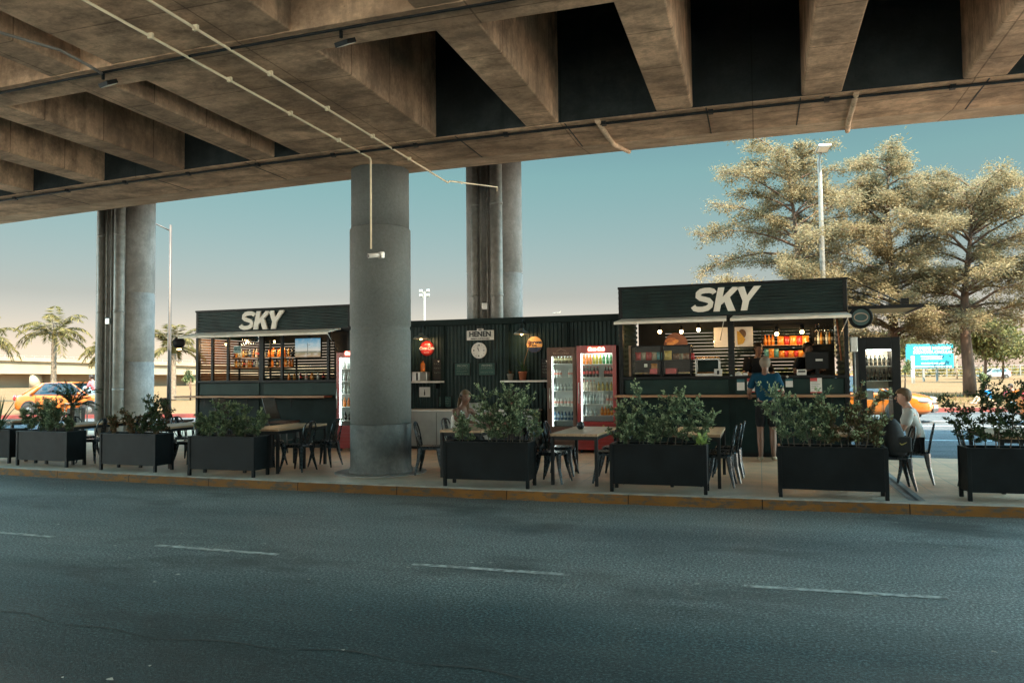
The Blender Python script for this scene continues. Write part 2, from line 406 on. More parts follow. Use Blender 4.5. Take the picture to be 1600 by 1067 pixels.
def m_pave():
    m = bpy.data.materials.new('plaza_pavers'); nt, b, o = nodes(m); v = coords(nt)
    br = nt.nodes.new('ShaderNodeTexBrick'); br.offset = 0
    for k, val in (('Scale', 1.0), ('Mortar Size', .006), ('Brick Width', .4), ('Row Height', .4)): br.inputs[k].default_value = val
    br.inputs['Color1'].default_value = rgb((.80, .47, .28)); br.inputs['Color2'].default_value = rgb((.72, .41, .245)); br.inputs['Mortar'].default_value = rgb((.38, .28, .21))
    nt.links.new(v, br.inputs['Vector'])
    f = ramp(nt, noise(nt, v, 2.2, 8, .7), [(.3, (.66, .68, .68)), (.7, (1.15, 1.12, 1.08))])
    sp = nt.nodes.new('ShaderNodeSeparateXYZ'); nt.links.new(v, sp.inputs[0]); mr = nt.nodes.new('ShaderNodeMapRange'); mr.inputs[1].default_value = 10.1; mr.inputs[2].default_value = 11.1; nt.links.new(sp.outputs[1], mr.inputs[0])
    c = mix(nt, mr.outputs[0], (.54, .47, .38), br.outputs['Color'])      # pale concrete strip along the kerb, red brown pavers behind
    c = mix(nt, .9, c, f, 'MULTIPLY')
    g = ramp(nt, noise(nt, v, 60, 3, .7), [(.3, (.75, .75, .75)), (.7, (1.15, 1.15, 1.15))])
    c = mix(nt, .7, c, g, 'MULTIPLY')
    nt.links.new(c, b.inputs['Base Color']); b.inputs['Roughness'].default_value = .45; bump(nt, b, noise(nt, v, 40, 5, .7), .25, .006); return m
def m_kerb():
    m = bpy.data.materials.new('worn_yellow_kerb'); nt, b, o = nodes(m); v = coords(nt)
    c = ramp(nt, noise(nt, v, 1.4, 6), [(.3, (.125, .055, .014)), (.7, (.19, .088, .022))])
    wr = ramp(nt, noise(nt, coords(nt, (1, 1, 3)), 5, 8, .72), [(.49, (0, 0, 0)), (.58, (1, 1, 1))])
    c = mix(nt, wr, c, (.075, .06, .045))
    br = nt.nodes.new('ShaderNodeTexBrick'); br.offset = 0
    for k, val in (('Scale', 1.0), ('Mortar Size', .007), ('Brick Width', 1.6), ('Row Height', 40.0)): br.inputs[k].default_value = val
    br.inputs['Color1'].default_value = rgb((1, 1, 1)); br.inputs['Color2'].default_value = rgb((.8, .78, .75)); br.inputs['Mortar'].default_value = rgb((.2, .18, .16)); nt.links.new(coords(nt), br.inputs['Vector'])
    c = mix(nt, 1.0, c, br.outputs['Color'], 'MULTIPLY')
    nt.links.new(c, b.inputs['Base Color']); b.inputs['Roughness'].default_value = .8; b.inputs['Specular IOR Level'].default_value = .15; bump(nt, b, noise(nt, v, 30, 6, .7), .5, .01); return m
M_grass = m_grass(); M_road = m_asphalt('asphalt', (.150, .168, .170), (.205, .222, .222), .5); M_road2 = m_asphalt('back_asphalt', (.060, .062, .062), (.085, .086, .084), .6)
M_pave = m_pave(); M_kerb = m_kerb(); M_kerbtop = pm('kerb_stone', (.36, .33, .29), .8, 0, .3, 6, .3)
M_line = pm('worn_road_paint', (.36, .38, .37), .8, 0, .75, 14, .3)
M_redk = pm('red_kerb', (.13, .018, .013), .7, 0, .3, 3, .1)

def sheet(name, pts, z, mat):
    o = MB().quad(*[(x, y, z) for x, y in pts]).build(name, mat); return struct(o)
def ribbon(name, f0, f1, z0, z1, mat, xs=XS):
    b = MB(); vs = []; 
    for x in xs: vs += [(x, f0(x), z0), (x, f1(x), z1)]
    b.add(vs, [(2 * i, 2 * i + 2, 2 * i + 3, 2 * i + 1) for i in range(len(xs) - 1)])
    return struct(b.build(name, mat))
sheet('ground', [(-1600, -1600), (1600, -1600), (1600, 1600), (-1600, 1600)], -.25, M_grass)
sheet('bounce_ground', [(-90, -40), (60, -40), (60, -8), (-90, -8)], -.12, pm('pale_bounce_ground', (.50, .46, .40), .8, 0, .1, 1))  # pale ground added out of view to bounce sun under the deck
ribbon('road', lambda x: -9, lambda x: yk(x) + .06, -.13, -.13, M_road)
# kerb: painted face, rounded stone nose, then the plaza
b = MB(); vs = []
prof = [(0, -.14), (.008, -.03), (.02, -.012), (.05, -.002), (.11, .002)]
for x in XS:
    for dy, z in prof: vs.append((x, yk(x) + dy, z))
k = len(prof)
for i in range(len(XS) - 1):
    for j in range(k - 1):
        b.cur = 0 if j < 2 else 1
        b.add([vs[i * k + j], vs[(i + 1) * k + j], vs[(i + 1) * k + j + 1], vs[i * k + j + 1]], [(0, 1, 2, 3)], False)
struct(b.build('kerb', [M_kerb, M_kerbtop]))
BK = lambda x: 32.2 + .255 * (x - 7.5) if x > -60 else 15.0     # red kerb along the far side of the back road
ribbon('pavement', lambda x: yk(x) + .1, lambda x: min(19.0, BK(x) - 7.5) if x < 2 else 14.9 + (x - 2) * .0, 0, 0, M_pave, [-40, -34, -28] + [-24 + i for i in range(40)] + [18, 24, 40])
ribbon('back_road', lambda x: 9.9 + yk(x) * .1, lambda x: BK(x) + .02, -.02, -.02, M_road2, [-60, -40, -20, 0, 20, 40, 60])
b = MB(); vs = []
for x in (-60, -40, -20, 0, 20, 40, 60):
    y = BK(x); vs += [(x, y, -.03), (x, y + .02, .13), (x, y + .2, .13), (x, y + .2, .0)]
for i in range(6):
    for j in range(3): b.add([vs[4 * i + j], vs[4 * i + 4 + j], vs[4 * i + 5 + j], vs[4 * i + 1 + j]], [(0, 1, 2, 3)])
struct(b.build('red_kerb', M_redk))
# grass field beyond, rising gently
b = MB(); vs = []; gx = [-400, -200, -100, -60, -40, -20, 0, 20, 40, 60, 120, 300]; gy = [0, 4, 10, 20, 40, 70, 100, 160, 400]
for dy in gy:
    for x in gx: vs.append((x, max(15, BK(x)) + .2 + dy, .1 + .32 * min(dy, 100) / 100 + .12 * math.sin(x * .07 + dy * .05) * min(1, dy / 30)))
n = len(gx)
b.add(vs, [(j * n + i, j * n + i + 1, (j + 1) * n + i + 1, (j + 1) * n + i) for j in range(len(gy) - 1) for i in range(n - 1)], True)
struct(b.build('grass_field', M_grass))
# lane dashes
for i in range(-5, 5):
    x0 = -5.67 + 2.76 * i
    yy = lambda x: yk(x) - 3.5 + .02 * 0
    bb = MB(); xs = [x0 + 1.4 * t / 6 for t in range(7)]; vs = []
    for x in xs: vs += [(x, yy(x) - .036, -.126), (x, yy(x) + .036, -.126)]
    bb.add(vs, [(2 * q, 2 * q + 2, 2 * q + 3, 2 * q + 1) for q in range(6)])
    struct(bb.build('lane_marking', M_line))
# white lines on the back road / forecourt
for y, y2 in ((14.95, 15.05), (18.75, 18.9), (23.6, 23.75), (25.9, 26.0)):
    struct(MB().quad((1.8, y, -.012 if y > 15 else .004), (30, y + 1.5, -.012), (30, y2 + 1.5, -.012), (1.8, y2, -.012)).build('road_line', M_line))
# drain channel across the plaza at the right, and round the pillar
M_stone = pm('drain_stone', (.24, .235, .22), .6, 0, .25, 6, .2)
struct(MB().quad((1.62, 9.98, .004), (1.80, 9.98, .004), (1.80, 14.9, .004), (1.62, 14.9, .004)).build('drain_channel', M_stone))
struct(MB().quad((1.69, 9.98, .008), (1.73, 9.98, .008), (1.73, 14.9, .008), (1.69, 14.9, .008)).build('drain_slot', M_dark))
# tar seam and litter on the road
M_tar = pm('tar', (.045, .052, .054), .6, 0, .4, 10, .3)
b = MB(); vs = []
for i in range(60):
    x = -5.5 + i * .09; y = 4.05 + .012 * (x + 2) ** 2 * .3 + .05 * math.sin(x * 2.1) + .03 * math.sin(x * 7.3); wd = .002 + .006 * abs(math.sin(x * 3.7 + 1))
    vs += [(x, y - wd, -.126), (x, y + wd, -.126)]
b.add(vs, [(2 * q, 2 * q + 2, 2 * q + 3, 2 * q + 1) for q in range(59)]); struct(b.build('tar_seam', M_tar))
b = MB()
for i in range(90):
    x, y = random.uniform(-11, 3), random.uniform(3.2, 9.4); a = random.uniform(0, 3); s_ = random.uniform(.008, .028)
    c_, n_ = math.cos(a) * s_, math.sin(a) * s_
    b.quad((x - c_, y - n_ * .6, -.120), (x + n_, y - c_ * .5, -.124), (x + c_, y + n_ * .7, -.118), (x - n_, y + c_ * .4, -.124))
tag(b.build('debris', pm('dry_leaf_scraps', (.42, .42, .38), .8, 0, .4, 30)), 'pale dry leaf scraps scattered over the asphalt', None, None, 'stuff')

# ------------------------------------------------------------------ viaduct
Vd = thing('viaduct', 'concrete road viaduct with deep crossbeams spanning overhead above the road', 'viaduct', (-5, 6, 0))
Vd_off = Vector((5, -6, 0))
def vpart(name, mb, mat, bev=0): return mb.build(name, mat, Vd, Vd_off, bev=bev)
ZB = 4.8
XV = [-22 + i for i in range(32)] + [9.5]  # deck ends cut short out of view so light enters from both sides
def sweep(name, f, prof, mat, inner=None):
    b = MB(); k = len(prof); vs = []
    for x in XV:
        for dy, z in prof: vs.append((x, f(x) + dy, z))
    fs = []
    for i in range(len(XV) - 1):
        for j in range(k): fs.append((i * k + j, i * k + (j + 1) % k, (i + 1) * k + (j + 1) % k, (i + 1) * k + j))
    fs += [tuple(range(k)), tuple(reversed(range((len(XV) - 1) * k, len(XV) * k)))]
    if inner is not None:
        for q, f_ in enumerate(fs):
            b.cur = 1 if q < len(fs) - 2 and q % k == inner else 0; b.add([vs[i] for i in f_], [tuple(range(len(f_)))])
        return vpart(name, b, [mat, M_bay_shade])
    b.add(vs, fs); return vpart(name, b, mat)
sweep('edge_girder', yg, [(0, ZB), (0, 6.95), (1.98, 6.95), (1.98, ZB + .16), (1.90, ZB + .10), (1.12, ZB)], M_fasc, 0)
sweep('soffit_strip', yg, [(.004, ZB - .012), (.004, ZB - .002), (1.08, ZB - .002), (1.08, ZB - .012)], M_soffit)
f2 = lambda x: yg(x) - 3.47
sweep('inner_girder', f2, [(0, ZB - .003), (0, 6.95), (.45, 6.95), (.45, ZB - .003)], M_soffit)
f3 = lambda x: yg(x) - 3.47 - 4.2
sweep('inner_girder', f3, [(0, ZB - .003), (0, 6.95), (.45, 6.95), (.45, ZB - .003)], M_soffit)
f4 = lambda x: yg(x) - 3.47 - 15.5
sweep('inner_girder', f4, [(0, ZB - .003), (0, 6.95), (.45, 6.95), (.45, ZB - .003)], M_soffit)
vpart('deck_slab', MB().box(-22, 9.5, -12, 18.4, 6.95, 7.3), M_bay_shade)
vpart('parapet', MB().box(-22, 9.5, 18.15, 18.4, 7.3, 8.1), M_fasc, .02)
vpart('parapet', MB().box(-22, 9.5, -12, -11.75, 7.3, 8.1), M_fasc, .02)
def crossbeam(x0, x1, name='crossbeam'):
    vpart(name, MB().box(x0, x1, f4(x0) - 1.0, yg((x0 + x1) / 2) + .25, ZB + .004, 6.94), M_soffit, .02)
CAPS = (-17.6, -6.3, 5.0)
for c in CAPS:
    crossbeam(c - .1, c + 2.12, 'pier_cap')
    if c + 12 < 20:
        for i in range(5):
            x0 = c + 2.12 + 1.22 + i * 1.72 + .08
            if x0 < 9: crossbeam(x0, x0 + .45)
# joints, drain beads, cable along the inner edge of the soffit strip
for x in (-11.9, -9.4, -7.4, -3.9, -2.35, -.55, .55, 2.55):
    y = yg(x); vpart('joint', MB().box(x - .008, x + .008, y + .01, y + 1.09, ZB - .016, ZB + .02), M_dark)
for x in (-1.92, 1.17):
    y = yg(x)
    vpart('drain_bead', MB().tube([(x, y + .02, ZB - .02), (x + .02, y + 1.1, ZB - .03), (x + .10, y + 1.97, ZB + .10), (x + .10, y + 2.02, ZB + .3)], .035, 8), M_fasc)
b = MB(); b.tube([(x, yg(x) + .12, ZB - .035) for x in XV], .018, 6); vpart('cable', b, M_dark)
b = MB(); b.tube([(x, f2(x) + .06, ZB - .03) for x in XV], .014, 6); vpart('cable', b, M_dark)
for i in range(14):
    x = -14 + i * 1.35; vpart('cable_clip', MB().box(x - .03, x + .03, yg(x) + .085, yg(x) + .155, ZB - .06, ZB - .01), M_dark)

# conduits under the cap
for i, (x, y0, y1, lab) in enumerate(((-5.45, -4, yg(-5.5) + .42, 'thin pale conduit under the pier cap, ending over the round pillar'), (-4.93, -4, 11.9, 'thin pale conduit under the pier cap, running on past the pillar to the far pier'))):
    t = thing('conduit', lab, 'conduit', (x, y0, ZB - .04), 0, 'conduits under the viaduct')
    pts = [(0, 0, 0), (0, y1 - y0, 0)]
    if i == 0: pts += [(0, y1 - y0 + .03, -.03), (-.0, y1 - y0 + .03, -1.36)]
    else: pts += [(0, y1 - y0 + .1, .05), (-.62, 16.30 - y0, 1.0), (-.66, 16.38 - y0, .9), (-.66, 16.38 - y0, -1.2)]
    MB().tube(pts, .014, 8).build('pipe', M_conduit, t)
    for q in range(int((y1 - y0) / 1.15)):
        y = .6 + q * 1.15; MB().box(-.026, .026, y - .015, y + .015, -.018, .034).build('clip', M_conduit, t)

# floodlights
for x, y, lab in ((-6.62, 6.38, 'small square floodlight under the viaduct, on the cable left of the two conduits'), (-3.7, 6.32, 'small square floodlight under the viaduct, right of the two conduits')):
    t = thing('floodlight', lab, 'floodlight', (x, y, ZB - .02), R(-15), 'floodlights under the viaduct')
    MB().box(-.012, .012, -.012, .012, -.07, .0).build('bracket', M_dark, t)
    h = MB().box(-.085, .085, -.06, .07, -.13, -.085).build('housing', M_dark, t, bev=.006)
    MB().box(-.07, .07, -.05, .06, -.134, -.128).build('lens', pm('lens_white', (.62, .6, .52), .3, 0, .05, 5), h)
    h.rotation_euler = (R(28), 0, 0)
t = thing('wiring', 'loose pale cable drooping to the left floodlight', 'cable', (-6.5, 6, 0))
MB().tube([(-.9, -2.4, ZB + .02), (-.3, -.9, ZB - .03), (.05, -.3, ZB - .07), (.0, .1, ZB - .07), (-.08, .32, ZB - .05)], .016, 6).build('cable', M_galv, t)

# ------------------------------------------------------------------ pillars
t = thing('concrete_pillar', 'massive round grey concrete pillar on the pavement between the kiosks', 'pillar', (-5.72, 10.98, 0), 0, 'round viaduct pillars')
M_pilb = concrete('pillar_worn_base', (.12, .13, .13), (.21, .22, .215), (.06, .066, .066), False, .3)
MB().lathe([(.50, 0), (.50, .06), (.478, .10), (.478, .765)], 48).build('base_band', M_pilb, t)
MB().lathe([(.478, .77), (.478, 2.22), (.476, 2.235), (.462, 2.25), (.462, 2.29), (.480, 2.31), (.480, 3.83), (.462, 3.85)], 48).build('shaft', M_pil, t)
MB().lathe([(.458, 3.852), (.458, ZB - .002)], 48).build('upper_shaft', M_pil, t)
MB().lathe([(.72, .002), (.72, .012), (.70, .016)], 40).build('footing_ring', M_stone, t)
c = thing('security_camera', 'small white bullet camera on the round pillar', 'security camera', (-5.47, 10.53, 3.36), R(200))
MB().box(-.05, .05, -.03, .03, -.05, .05).build('junction_box', M_alu, c, bev=.008)
g = MB().tube([(0, .02, 0), (0, .22, -.03)], .035, 14).build('housing', M_white, c)
MB().tube([(0, .215, -.029), (0, .226, -.031)], .03, 14).build('lens', M_dark, g)
c.rotation_euler = (0, 0, R(145))
for x, pw, lab in ((-16.72, 1.62, 'far pair of concrete shafts with steel downpipes at the left, beside the taxi'), (-5.86, 1.30, 'far pair of concrete shafts with steel downpipes rising behind the middle wall')):
    t = thing('viaduct_pier', lab, 'pier', (x, 16.9, 0), 0, 'far piers with downpipes')
    for q, (cx, r_) in enumerate(((-pw / 2 + .36, .36), (pw / 2 - .44, .44))):
        MB().lathe([(r_, 0), (r_, 1.95), (r_ - .015, 1.96), (r_ - .015, 1.99), (r_, 2.0), (r_, 3.85), (r_ - .015, 3.86), (r_ - .015, 3.89), (r_, 3.9), (r_, 6.95)], 32, (cx, .12 * q, 0)).build('shaft', M_farpil, t)
    for px, r_, y in ((-pw * .24, .085, -.40), (pw * .17, .14, -.42)):
        p = MB().tube([(px, y, .0), (px, y, 6.9)], r_, 16).build('downpipe', M_galv, t)
        for z in (1.2, 3.3, 5.4): MB().lathe([(r_ + .012, z), (r_ + .012, z + .06)], 16, (px, y, 0)).build('collar', M_galv, p)
    for px in (-.16, .0): MB().tube([(px, -.42, 0), (px, -.42, 6.9)], .022, 8).build('thin_pipe', M_galv, t)
    MB().box(-.12, .02, -.50, -.40, 3.0, 3.16).build('junction_box', M_alu, t, bev=.01)
# ------------------------------------------------------------------ kiosks
def arc(cx, cz, r, a0, a1, n=12, rz=None):
    rz = rz or r
    return [(cx + r * math.cos(R(a0 + (a1 - a0) * i / n)), cz + rz * math.sin(R(a0 + (a1 - a0) * i / n))) for i in range(n + 1)]
def sky_letters(parent, x0, z0, w_, h, y):
    """three slanted cream cut-out letters"""
    k = .22; sx = w_ / 1.28; sz = h / .42
    def sh(p): return [(x0 + (x + k * z) * sx, z0 + z * sz) for x, z in p]
    s_ = [(.365, .325), (.33, .362), (.27, .378), (.19, .378), (.115, .365), (.075, .325), (.08, .275), (.13, .243), (.21, .222), (.29, .198), (.335, .158), (.335, .105), (.29, .062), (.21, .045), (.13, .045), (.065, .062), (.025, .105)]
    hw = [.047] * len(s_)
    MB().strip(sh(s_), [x * sz for x in hw], y - .045, y).build('letter', M_cream, parent)
    MB().prism(sh([(.41, 0), (.525, 0), (.525, .11), (.575, .165), (.67, 0), (.805, 0), (.655, .245), (.80, .42), (.665, .42), (.525, .25), (.525, .42), (.41, .42)]), y - .045, y).build('letter', M_cream, parent)
    MB().prism(sh([(.895, 0), (1.01, 0), (1.01, .165), (1.165, .42), (1.04, .42), (.955, .265), (.875, .42), (.745, .42), (.895, .165)]), y - .045, y).build('letter', M_cream, parent)

def kiosk(x0, x1, zt, label, mull, sign, awn, counter, back, ribs=.062, open_left=False):
    t = thing('kiosk', label, 'kiosk', ((x0 + x1) / 2, 15.5, 0), 0, 'dark green corrugated kiosks'); ox, oy = (x0 + x1) / 2, 15.5
    def P(mb, name, mat, par=None, bev=0): return mb.build(name, mat, par or t, (0, 0, 0) if par else (-ox, -oy, 0), bev=bev)
    P(MB().box(x0 + .03, x1 - .03, 14.48, 16.65, .0, .30), 'floor', M_dark)
    P(MB().box(x0 + .03, x1 - .03, 14.42, 14.47, .08, 1.40), 'front_wall', M_green)
    xm = mull[len(mull) // 2]
    for a, b_ in ((x0 + .10, xm - .06), (xm + .06, x1 - .10)):
        P(MB().box(a, b_, 14.405, 14.43, 1.13, 1.385), 'front_panel', M_green2, bev=.004)
        P(MB().box(a, b_, 14.405, 14.43, .12, 1.02), 'front_panel', M_green, bev=.004)
    P(MB().box(x0 + .03, x1 - .03, 14.36, 15.0, 1.405, 1.45), 'sill', M_dark, bev=.004)
    P(MB().box(counter[0], counter[1], 14.08, 14.42, 1.075, 1.115), 'counter', M_counter, bev=.006)
    for x in np.linspace(x0 + .3, x1 - .3, 4): P(MB().prism([(0, 0), (.03, 0), (.03, .2), (0, .2)], 0, .01), 'bracket', M_dark).location = (x - ox, 14.3 - oy, .87)
    for x in (x0, x1 - .07): P(MB().box(x, x + .07, 14.39, 14.47, .0, zt), 'corner_post', M_dark, bev=.005)
    for x, wd in mull_w(mull): P(MB().box(x - wd, x + wd, 14.395, 14.45, 1.45, 2.47), 'mullion', M_dark, bev=.004)
    P(MB().box(x0 + .07, x1 - .07, 14.40, 14.46, 2.47, 2.53), 'lintel', M_dark)
    f = P(MB().corr(x0 + .07, x1 - .07, 2.55, zt - .03, 14.41, ribs, .022, False), 'fascia', M_corr)
    P(MB().box(x0 - .01, x1 + .01, 14.375, 14.46, zt - .035, zt + .01), 'fascia_trim', M_dark, bev=.004)
    P(MB().box(x0 - .004, x1 + .004, 14.37, 14.46, 2.515, 2.555), 'fascia_trim', M_dark, bev=.004)
    for xx, d in ((x0 + .004, -1), (x1 - .004, 1)):
        if open_left and d == -1:
            for za, zb in ((.0, 1.45), (2.42, zt - .02)):
                sd_ = MB(); a = MB().corr(14.47, 16.7, za, zb, 0, .1, .022, False); sd_.add([(xx + d * -y, x, z) for x, y, z in a.v], a.f); P(sd_, 'side_wall', M_corr)
            m = MB()
            for i in range(16): z = 1.46 + i * .06; m.box(xx, xx + .05, 14.5, 16.66, z, z + .046)
            P(m, 'slatted_wall', pm('brown_slats', (.12, .055, .03), .5, 0, .4, 9)); continue
        sd_ = MB(); a = MB().corr(14.47, 16.7, 0.0, zt - .02, 0, .1, .022, False)
        sd_.add([(xx + d * -y, x, z) for x, y, z in a.v], a.f); P(sd_, 'side_wall', M_corr)
    P(MB().box(x0, x1, 14.47, 16.72, zt - .06, zt), 'roof', M_dark)
    P(MB().box(x0 + .03, x1 - .03, 16.66, 16.70, .08, 1.45), 'back_wall', M_dark)
    P(MB().box(x0 + .03, x1 - .03, 16.66, 16.70, 2.42, zt - .06), 'back_wall', M_dark)
    for a, b_, kind in back:
        if kind: 
            m = MB()
            for i in range(14): z = 1.45 + i * .07; m.box(a, b_, 16.64, 16.70, z, z + .060)
            P(m, 'slatted_wall', M_green)
        else: P(MB().box(a, b_, 16.66, 16.70, 1.45, 2.42), 'back_wall', M_dark)
    for a, b_, y0, z0 in awn:
        P(MB().add([(a, 14.37, 2.525), (b_, 14.37, 2.525), (b_ + .02, y0, z0), (a - .04, y0, z0), (a, 14.37, 2.535), (b_, 14.37, 2.535), (b_ + .02, y0, z0 + .012), (a - .04, y0, z0 + .012),
                    (a - .04, y0 - .004, z0 - .035), (b_ + .02, y0 - .004, z0 - .035)], [(0, 3, 2, 1), (4, 5, 6, 7), (3, 8, 9, 2), (2, 9, 6), (8, 3, 7), (8, 7, 6, 9), (0, 4, 7, 3), (1, 2, 6, 5)]), 'awning', M_awn)
        P(MB().tube([(b_ - .12, 14.4, 2.1), (b_ - .02, y0 + .02, z0)], .008, 6), 'awning_arm', M_alu)
    s = MB(); s.box(0, .001, 0, .001, 0, .001)
    sky_letters(t, sign[0] - ox, sign[1], sign[2], sign[3], 14.388 - oy)
    return t, ox, oy
def mull_w(m): return [(x, .055 if i == len(m) // 2 else .03) for i, x in enumerate(m)]
RK, rx_, ry_ = kiosk(-2.5, 1.48, 3.13, 'larger dark kiosk serving snacks to the man in blue, under the wide cream SKY letters', [-.47], (-1.17, 2.62, 1.26, .43),
      [(-2.45, -.54, 13.8, 2.435), (-.42, 1.46, 13.8, 2.435)], (-2.55, 1.56), [(-2.47, -1.9, 0), (-1.9, -.1, 1), (-.1, .1, 1), (.1, 1.0, 1), (1.0, 1.45, 0)])
LK, lx_, ly_ = kiosk(-12.16, -8.2, 3.03, 'smaller dark bar kiosk with shelves of bottles and a television, left of the round pillar', [-11.72, -11.3, -10.42, -9.9, -8.75], (-10.98, 2.57, 1.20, .40),
      [(-12.12, -8.42, 13.82, 2.42)], (-12.5, -8.65), [(-12.13, -9.95, 1), (-9.95, -8.9, 0), (-8.9, -8.24, 1)], open_left=True)
# canopy with stay rods on the kiosk's right flank
M_can = pm('canopy_sheet', (.42, .32, .16), .5, .2, .2, 5)
c = MB().corr(14.42, 16.0, 0, 1.15, 0, .11, .02, True)
MB().add([(1.49 + z - rx_, x - ry_, 2.60 - y) for x, y, z in c.v], c.f).build('canopy', M_can, RK)
MB().box(1.49 - rx_, 2.66 - rx_, 14.39 - ry_, 14.42 - ry_, 2.575, 2.635).build('canopy_edge', M_dark, RK)
MB().box(2.64 - rx_, 2.67 - rx_, 14.42 - ry_, 16.0 - ry_, 2.575, 2.635).build('canopy_edge', M_dark, RK)
MB().box(2.32 - rx_, 2.44 - rx_, 14.38 - ry_, 14.5 - ry_, 2.64, 2.74).build('stay_bracket', M_dark, RK)
for z0, x1 in ((3.13, 2.36), (2.95, 2.16), (2.80, 1.94)):
    MB().tube([(1.49 - rx_, 14.41 - ry_, z0), (x1 - rx_, 14.41 - ry_, 2.64)], .010, 6).build('stay_rod', M_dark, RK)

M_bulb = emit('warm_bulb', (1, .56, .18), 5.0)
M_bulb2 = emit('soft_bulb', (1, .58, .22), 1.6)
# ------------------------------------------------------------------ middle wall
W = thing('bar_wall', 'low dark green corrugated wall with a heavy top beam joining the two kiosks', 'wall', (-5.35, 15.2, 0))
def wp(name, mb, mat, bev=0): return mb.build(name, mat, W, (5.35, -15.2, 0), bev=bev)
wp('sheeting', MB().corr(-8.19, -2.51, .0, 2.57, 15.2, .085, .022), M_corr)
wp('top_beam', MB().box(-8.19, -2.51, 15.10, 15.3, 2.57, 2.70), M_green, .006)
wp('roof', MB().box(-8.19, -2.51, 15.3, 16.2, 2.60, 2.66), M_dark)
wp('backing', MB().box(-8.19, -2.51, 15.205, 15.25, .0, 2.57), M_dark)
for x in (-7.3, -6.42, -4.97, -3.72): wp('post', MB().box(x - .045, x + .045, 15.13, 15.2, 0, 2.57), M_green, .006)

def pendant(x, z, lab):
    t = thing('wall_lamp', lab, 'lamp', (x, 14.88, z), 0, 'enamel barn lamps on the middle wall')
    MB().tube([(0, .24, .22), (0, .16, .30), (0, .05, .29), (0, 0, .22), (0, 0, .11)], .011, 8).build('arm', M_dark, t)
    MB().lathe([(.03, .125), (.045, .12), (.055, .085), (.10, .062), (.155, .030), (.165, 0), (.160, 0), (.09, .045), (.02, .07)], 28).build('shade', pm('lamp_enamel', (.16, .16, .13), .35, .4, .2, 6), t)
    MB().lathe([(.008, .05), (.028, .035), (.034, .012), (.02, -.010), (.004, -.016)], 14).build('bulb', M_bulb2, t)
    lamp((x, 14.88, z - .035), LAMPW)
pendant(-6.80, 2.29, 'barn lamp glowing over the red round drink sign')
pendant(-4.57, 2.33, 'barn lamp glowing over the orange round beer sign')
M_ink = pm('sign_ink', (.02, .022, .024), .5, 0, .1, 5); M_chalk = pm('chalk', (.30, .34, .31), .9, 0, .4, 40)
M_signred = pm('sign_red', (.50, .025, .02), .35, 0, .08, 5, coat=.3); M_navy = pm('sign_navy', (.012, .02, .06), .4, 0, .1, 5); M_gold = pm('sign_gold', (.62, .33, .10), .45, 0, .1, 5)
t = thing('round_sign', 'red round drink sign with white script on the middle wall', 'sign', (-6.79, 15.165, 2.10))
MB().lathe([(.165, 0), (.163, .012), (.12, .024), (.0, .030)], 36).build('disc', M_signred, t).rotation_euler = (R(90), 0, 0)
text('Coca-Cola', .088, M_white, t, (0, -.030, .0), .002, .35, .004, wscale=.92)
text('DRINK', .03, M_white, t, (0, -.030, .085)); text('DELICIOUS', .024, M_white, t, (0, -.030, -.09))
t = thing('round_sign', 'orange round beer sign with a dark foot on the middle wall', 'sign', (-4.38, 15.165, 2.13))
MB().disc((0, -.02, 0), .165, 36, 0).build('disc', M_gold, t)
MB().prism(arc(0, 0, .163, 200, 340, 16), -.024, -.019).build('foot', M_navy, t)
text('Corona', .098, M_navy, t, (0, -.024, .045), .003, .15); text('Extra', .05, M_navy, t, (0, -.024, -.02), .001, .1)
t = thing('shop_sign', 'small white framed sign with dark block letters above the clock', 'sign', (-5.565, 15.165, 2.365))
MB().prism([(-.30, -.115), (.30, -.115), (.30, .085), (.07, .085), (.07, .125), (-.07, .125), (-.07, .085), (-.30, .085)], -.02, 0).build('board', M_white, t)
MB().prism([(-.285, -.06), (.285, -.06), (.285, .072), (-.285, .072)], -.023, -.019).build('band', pm('pale_grey_paint', (.55, .55, .51), .5, 0, .1, 6), t)
text('HENEN', .150, M_ink, t, (0, -.026, .006), .006, 0, .003, wscale=1.0); text('GIN', .042, M_ink, t, (0, -.024, .10), .001); text('ESPIRITU SUSTENTABLE', .040, M_ink, t, (0, -.024, -.088), .001)
t = thing('wall_clock', 'round white wall clock reading two minutes to eleven', 'clock', (-5.595, 15.165, 2.03))
MB().lathe([(.168, 0), (.168, .02), (.158, .028), (.15, .022), (0, .022)], 40).build('case', M_white, t).rotation_euler = (R(90), 0, 0)
for i in range(12):
    a = R(90 - 30 * i); 
    if i % 3 == 0: text(['12', '3', '6', '9'][i // 3], .048, M_ink, t, (.112 * math.cos(a), -.026, .112 * math.sin(a)), .002, name='numeral')
    else: MB().box(-.011, .011, -.001, .001, -.003, .003).build('hour_mark', M_ink, t, (.125 * math.cos(a), -.026, .125 * math.sin(a))).rotation_euler = (0, -a, 0)
for a, l, w_ in ((R(90 - 329), .075, .007), (R(90 + 12), .115, .005)):
    MB().prism([(-.015, -w_), (l, -w_ * .5), (l, w_ * .5), (-.015, w_)], -.001, .001).build('hand', M_ink, t, (0, -.031 - l * .02, 0)).rotation_euler = (0, -a, 0)
M_board = pm('green_chalkboard', (.025, .075, .065), .7, 0, .25, 6); M_board2 = pm('black_chalkboard', (.016, .017, .017), .7, 0, .3, 6)
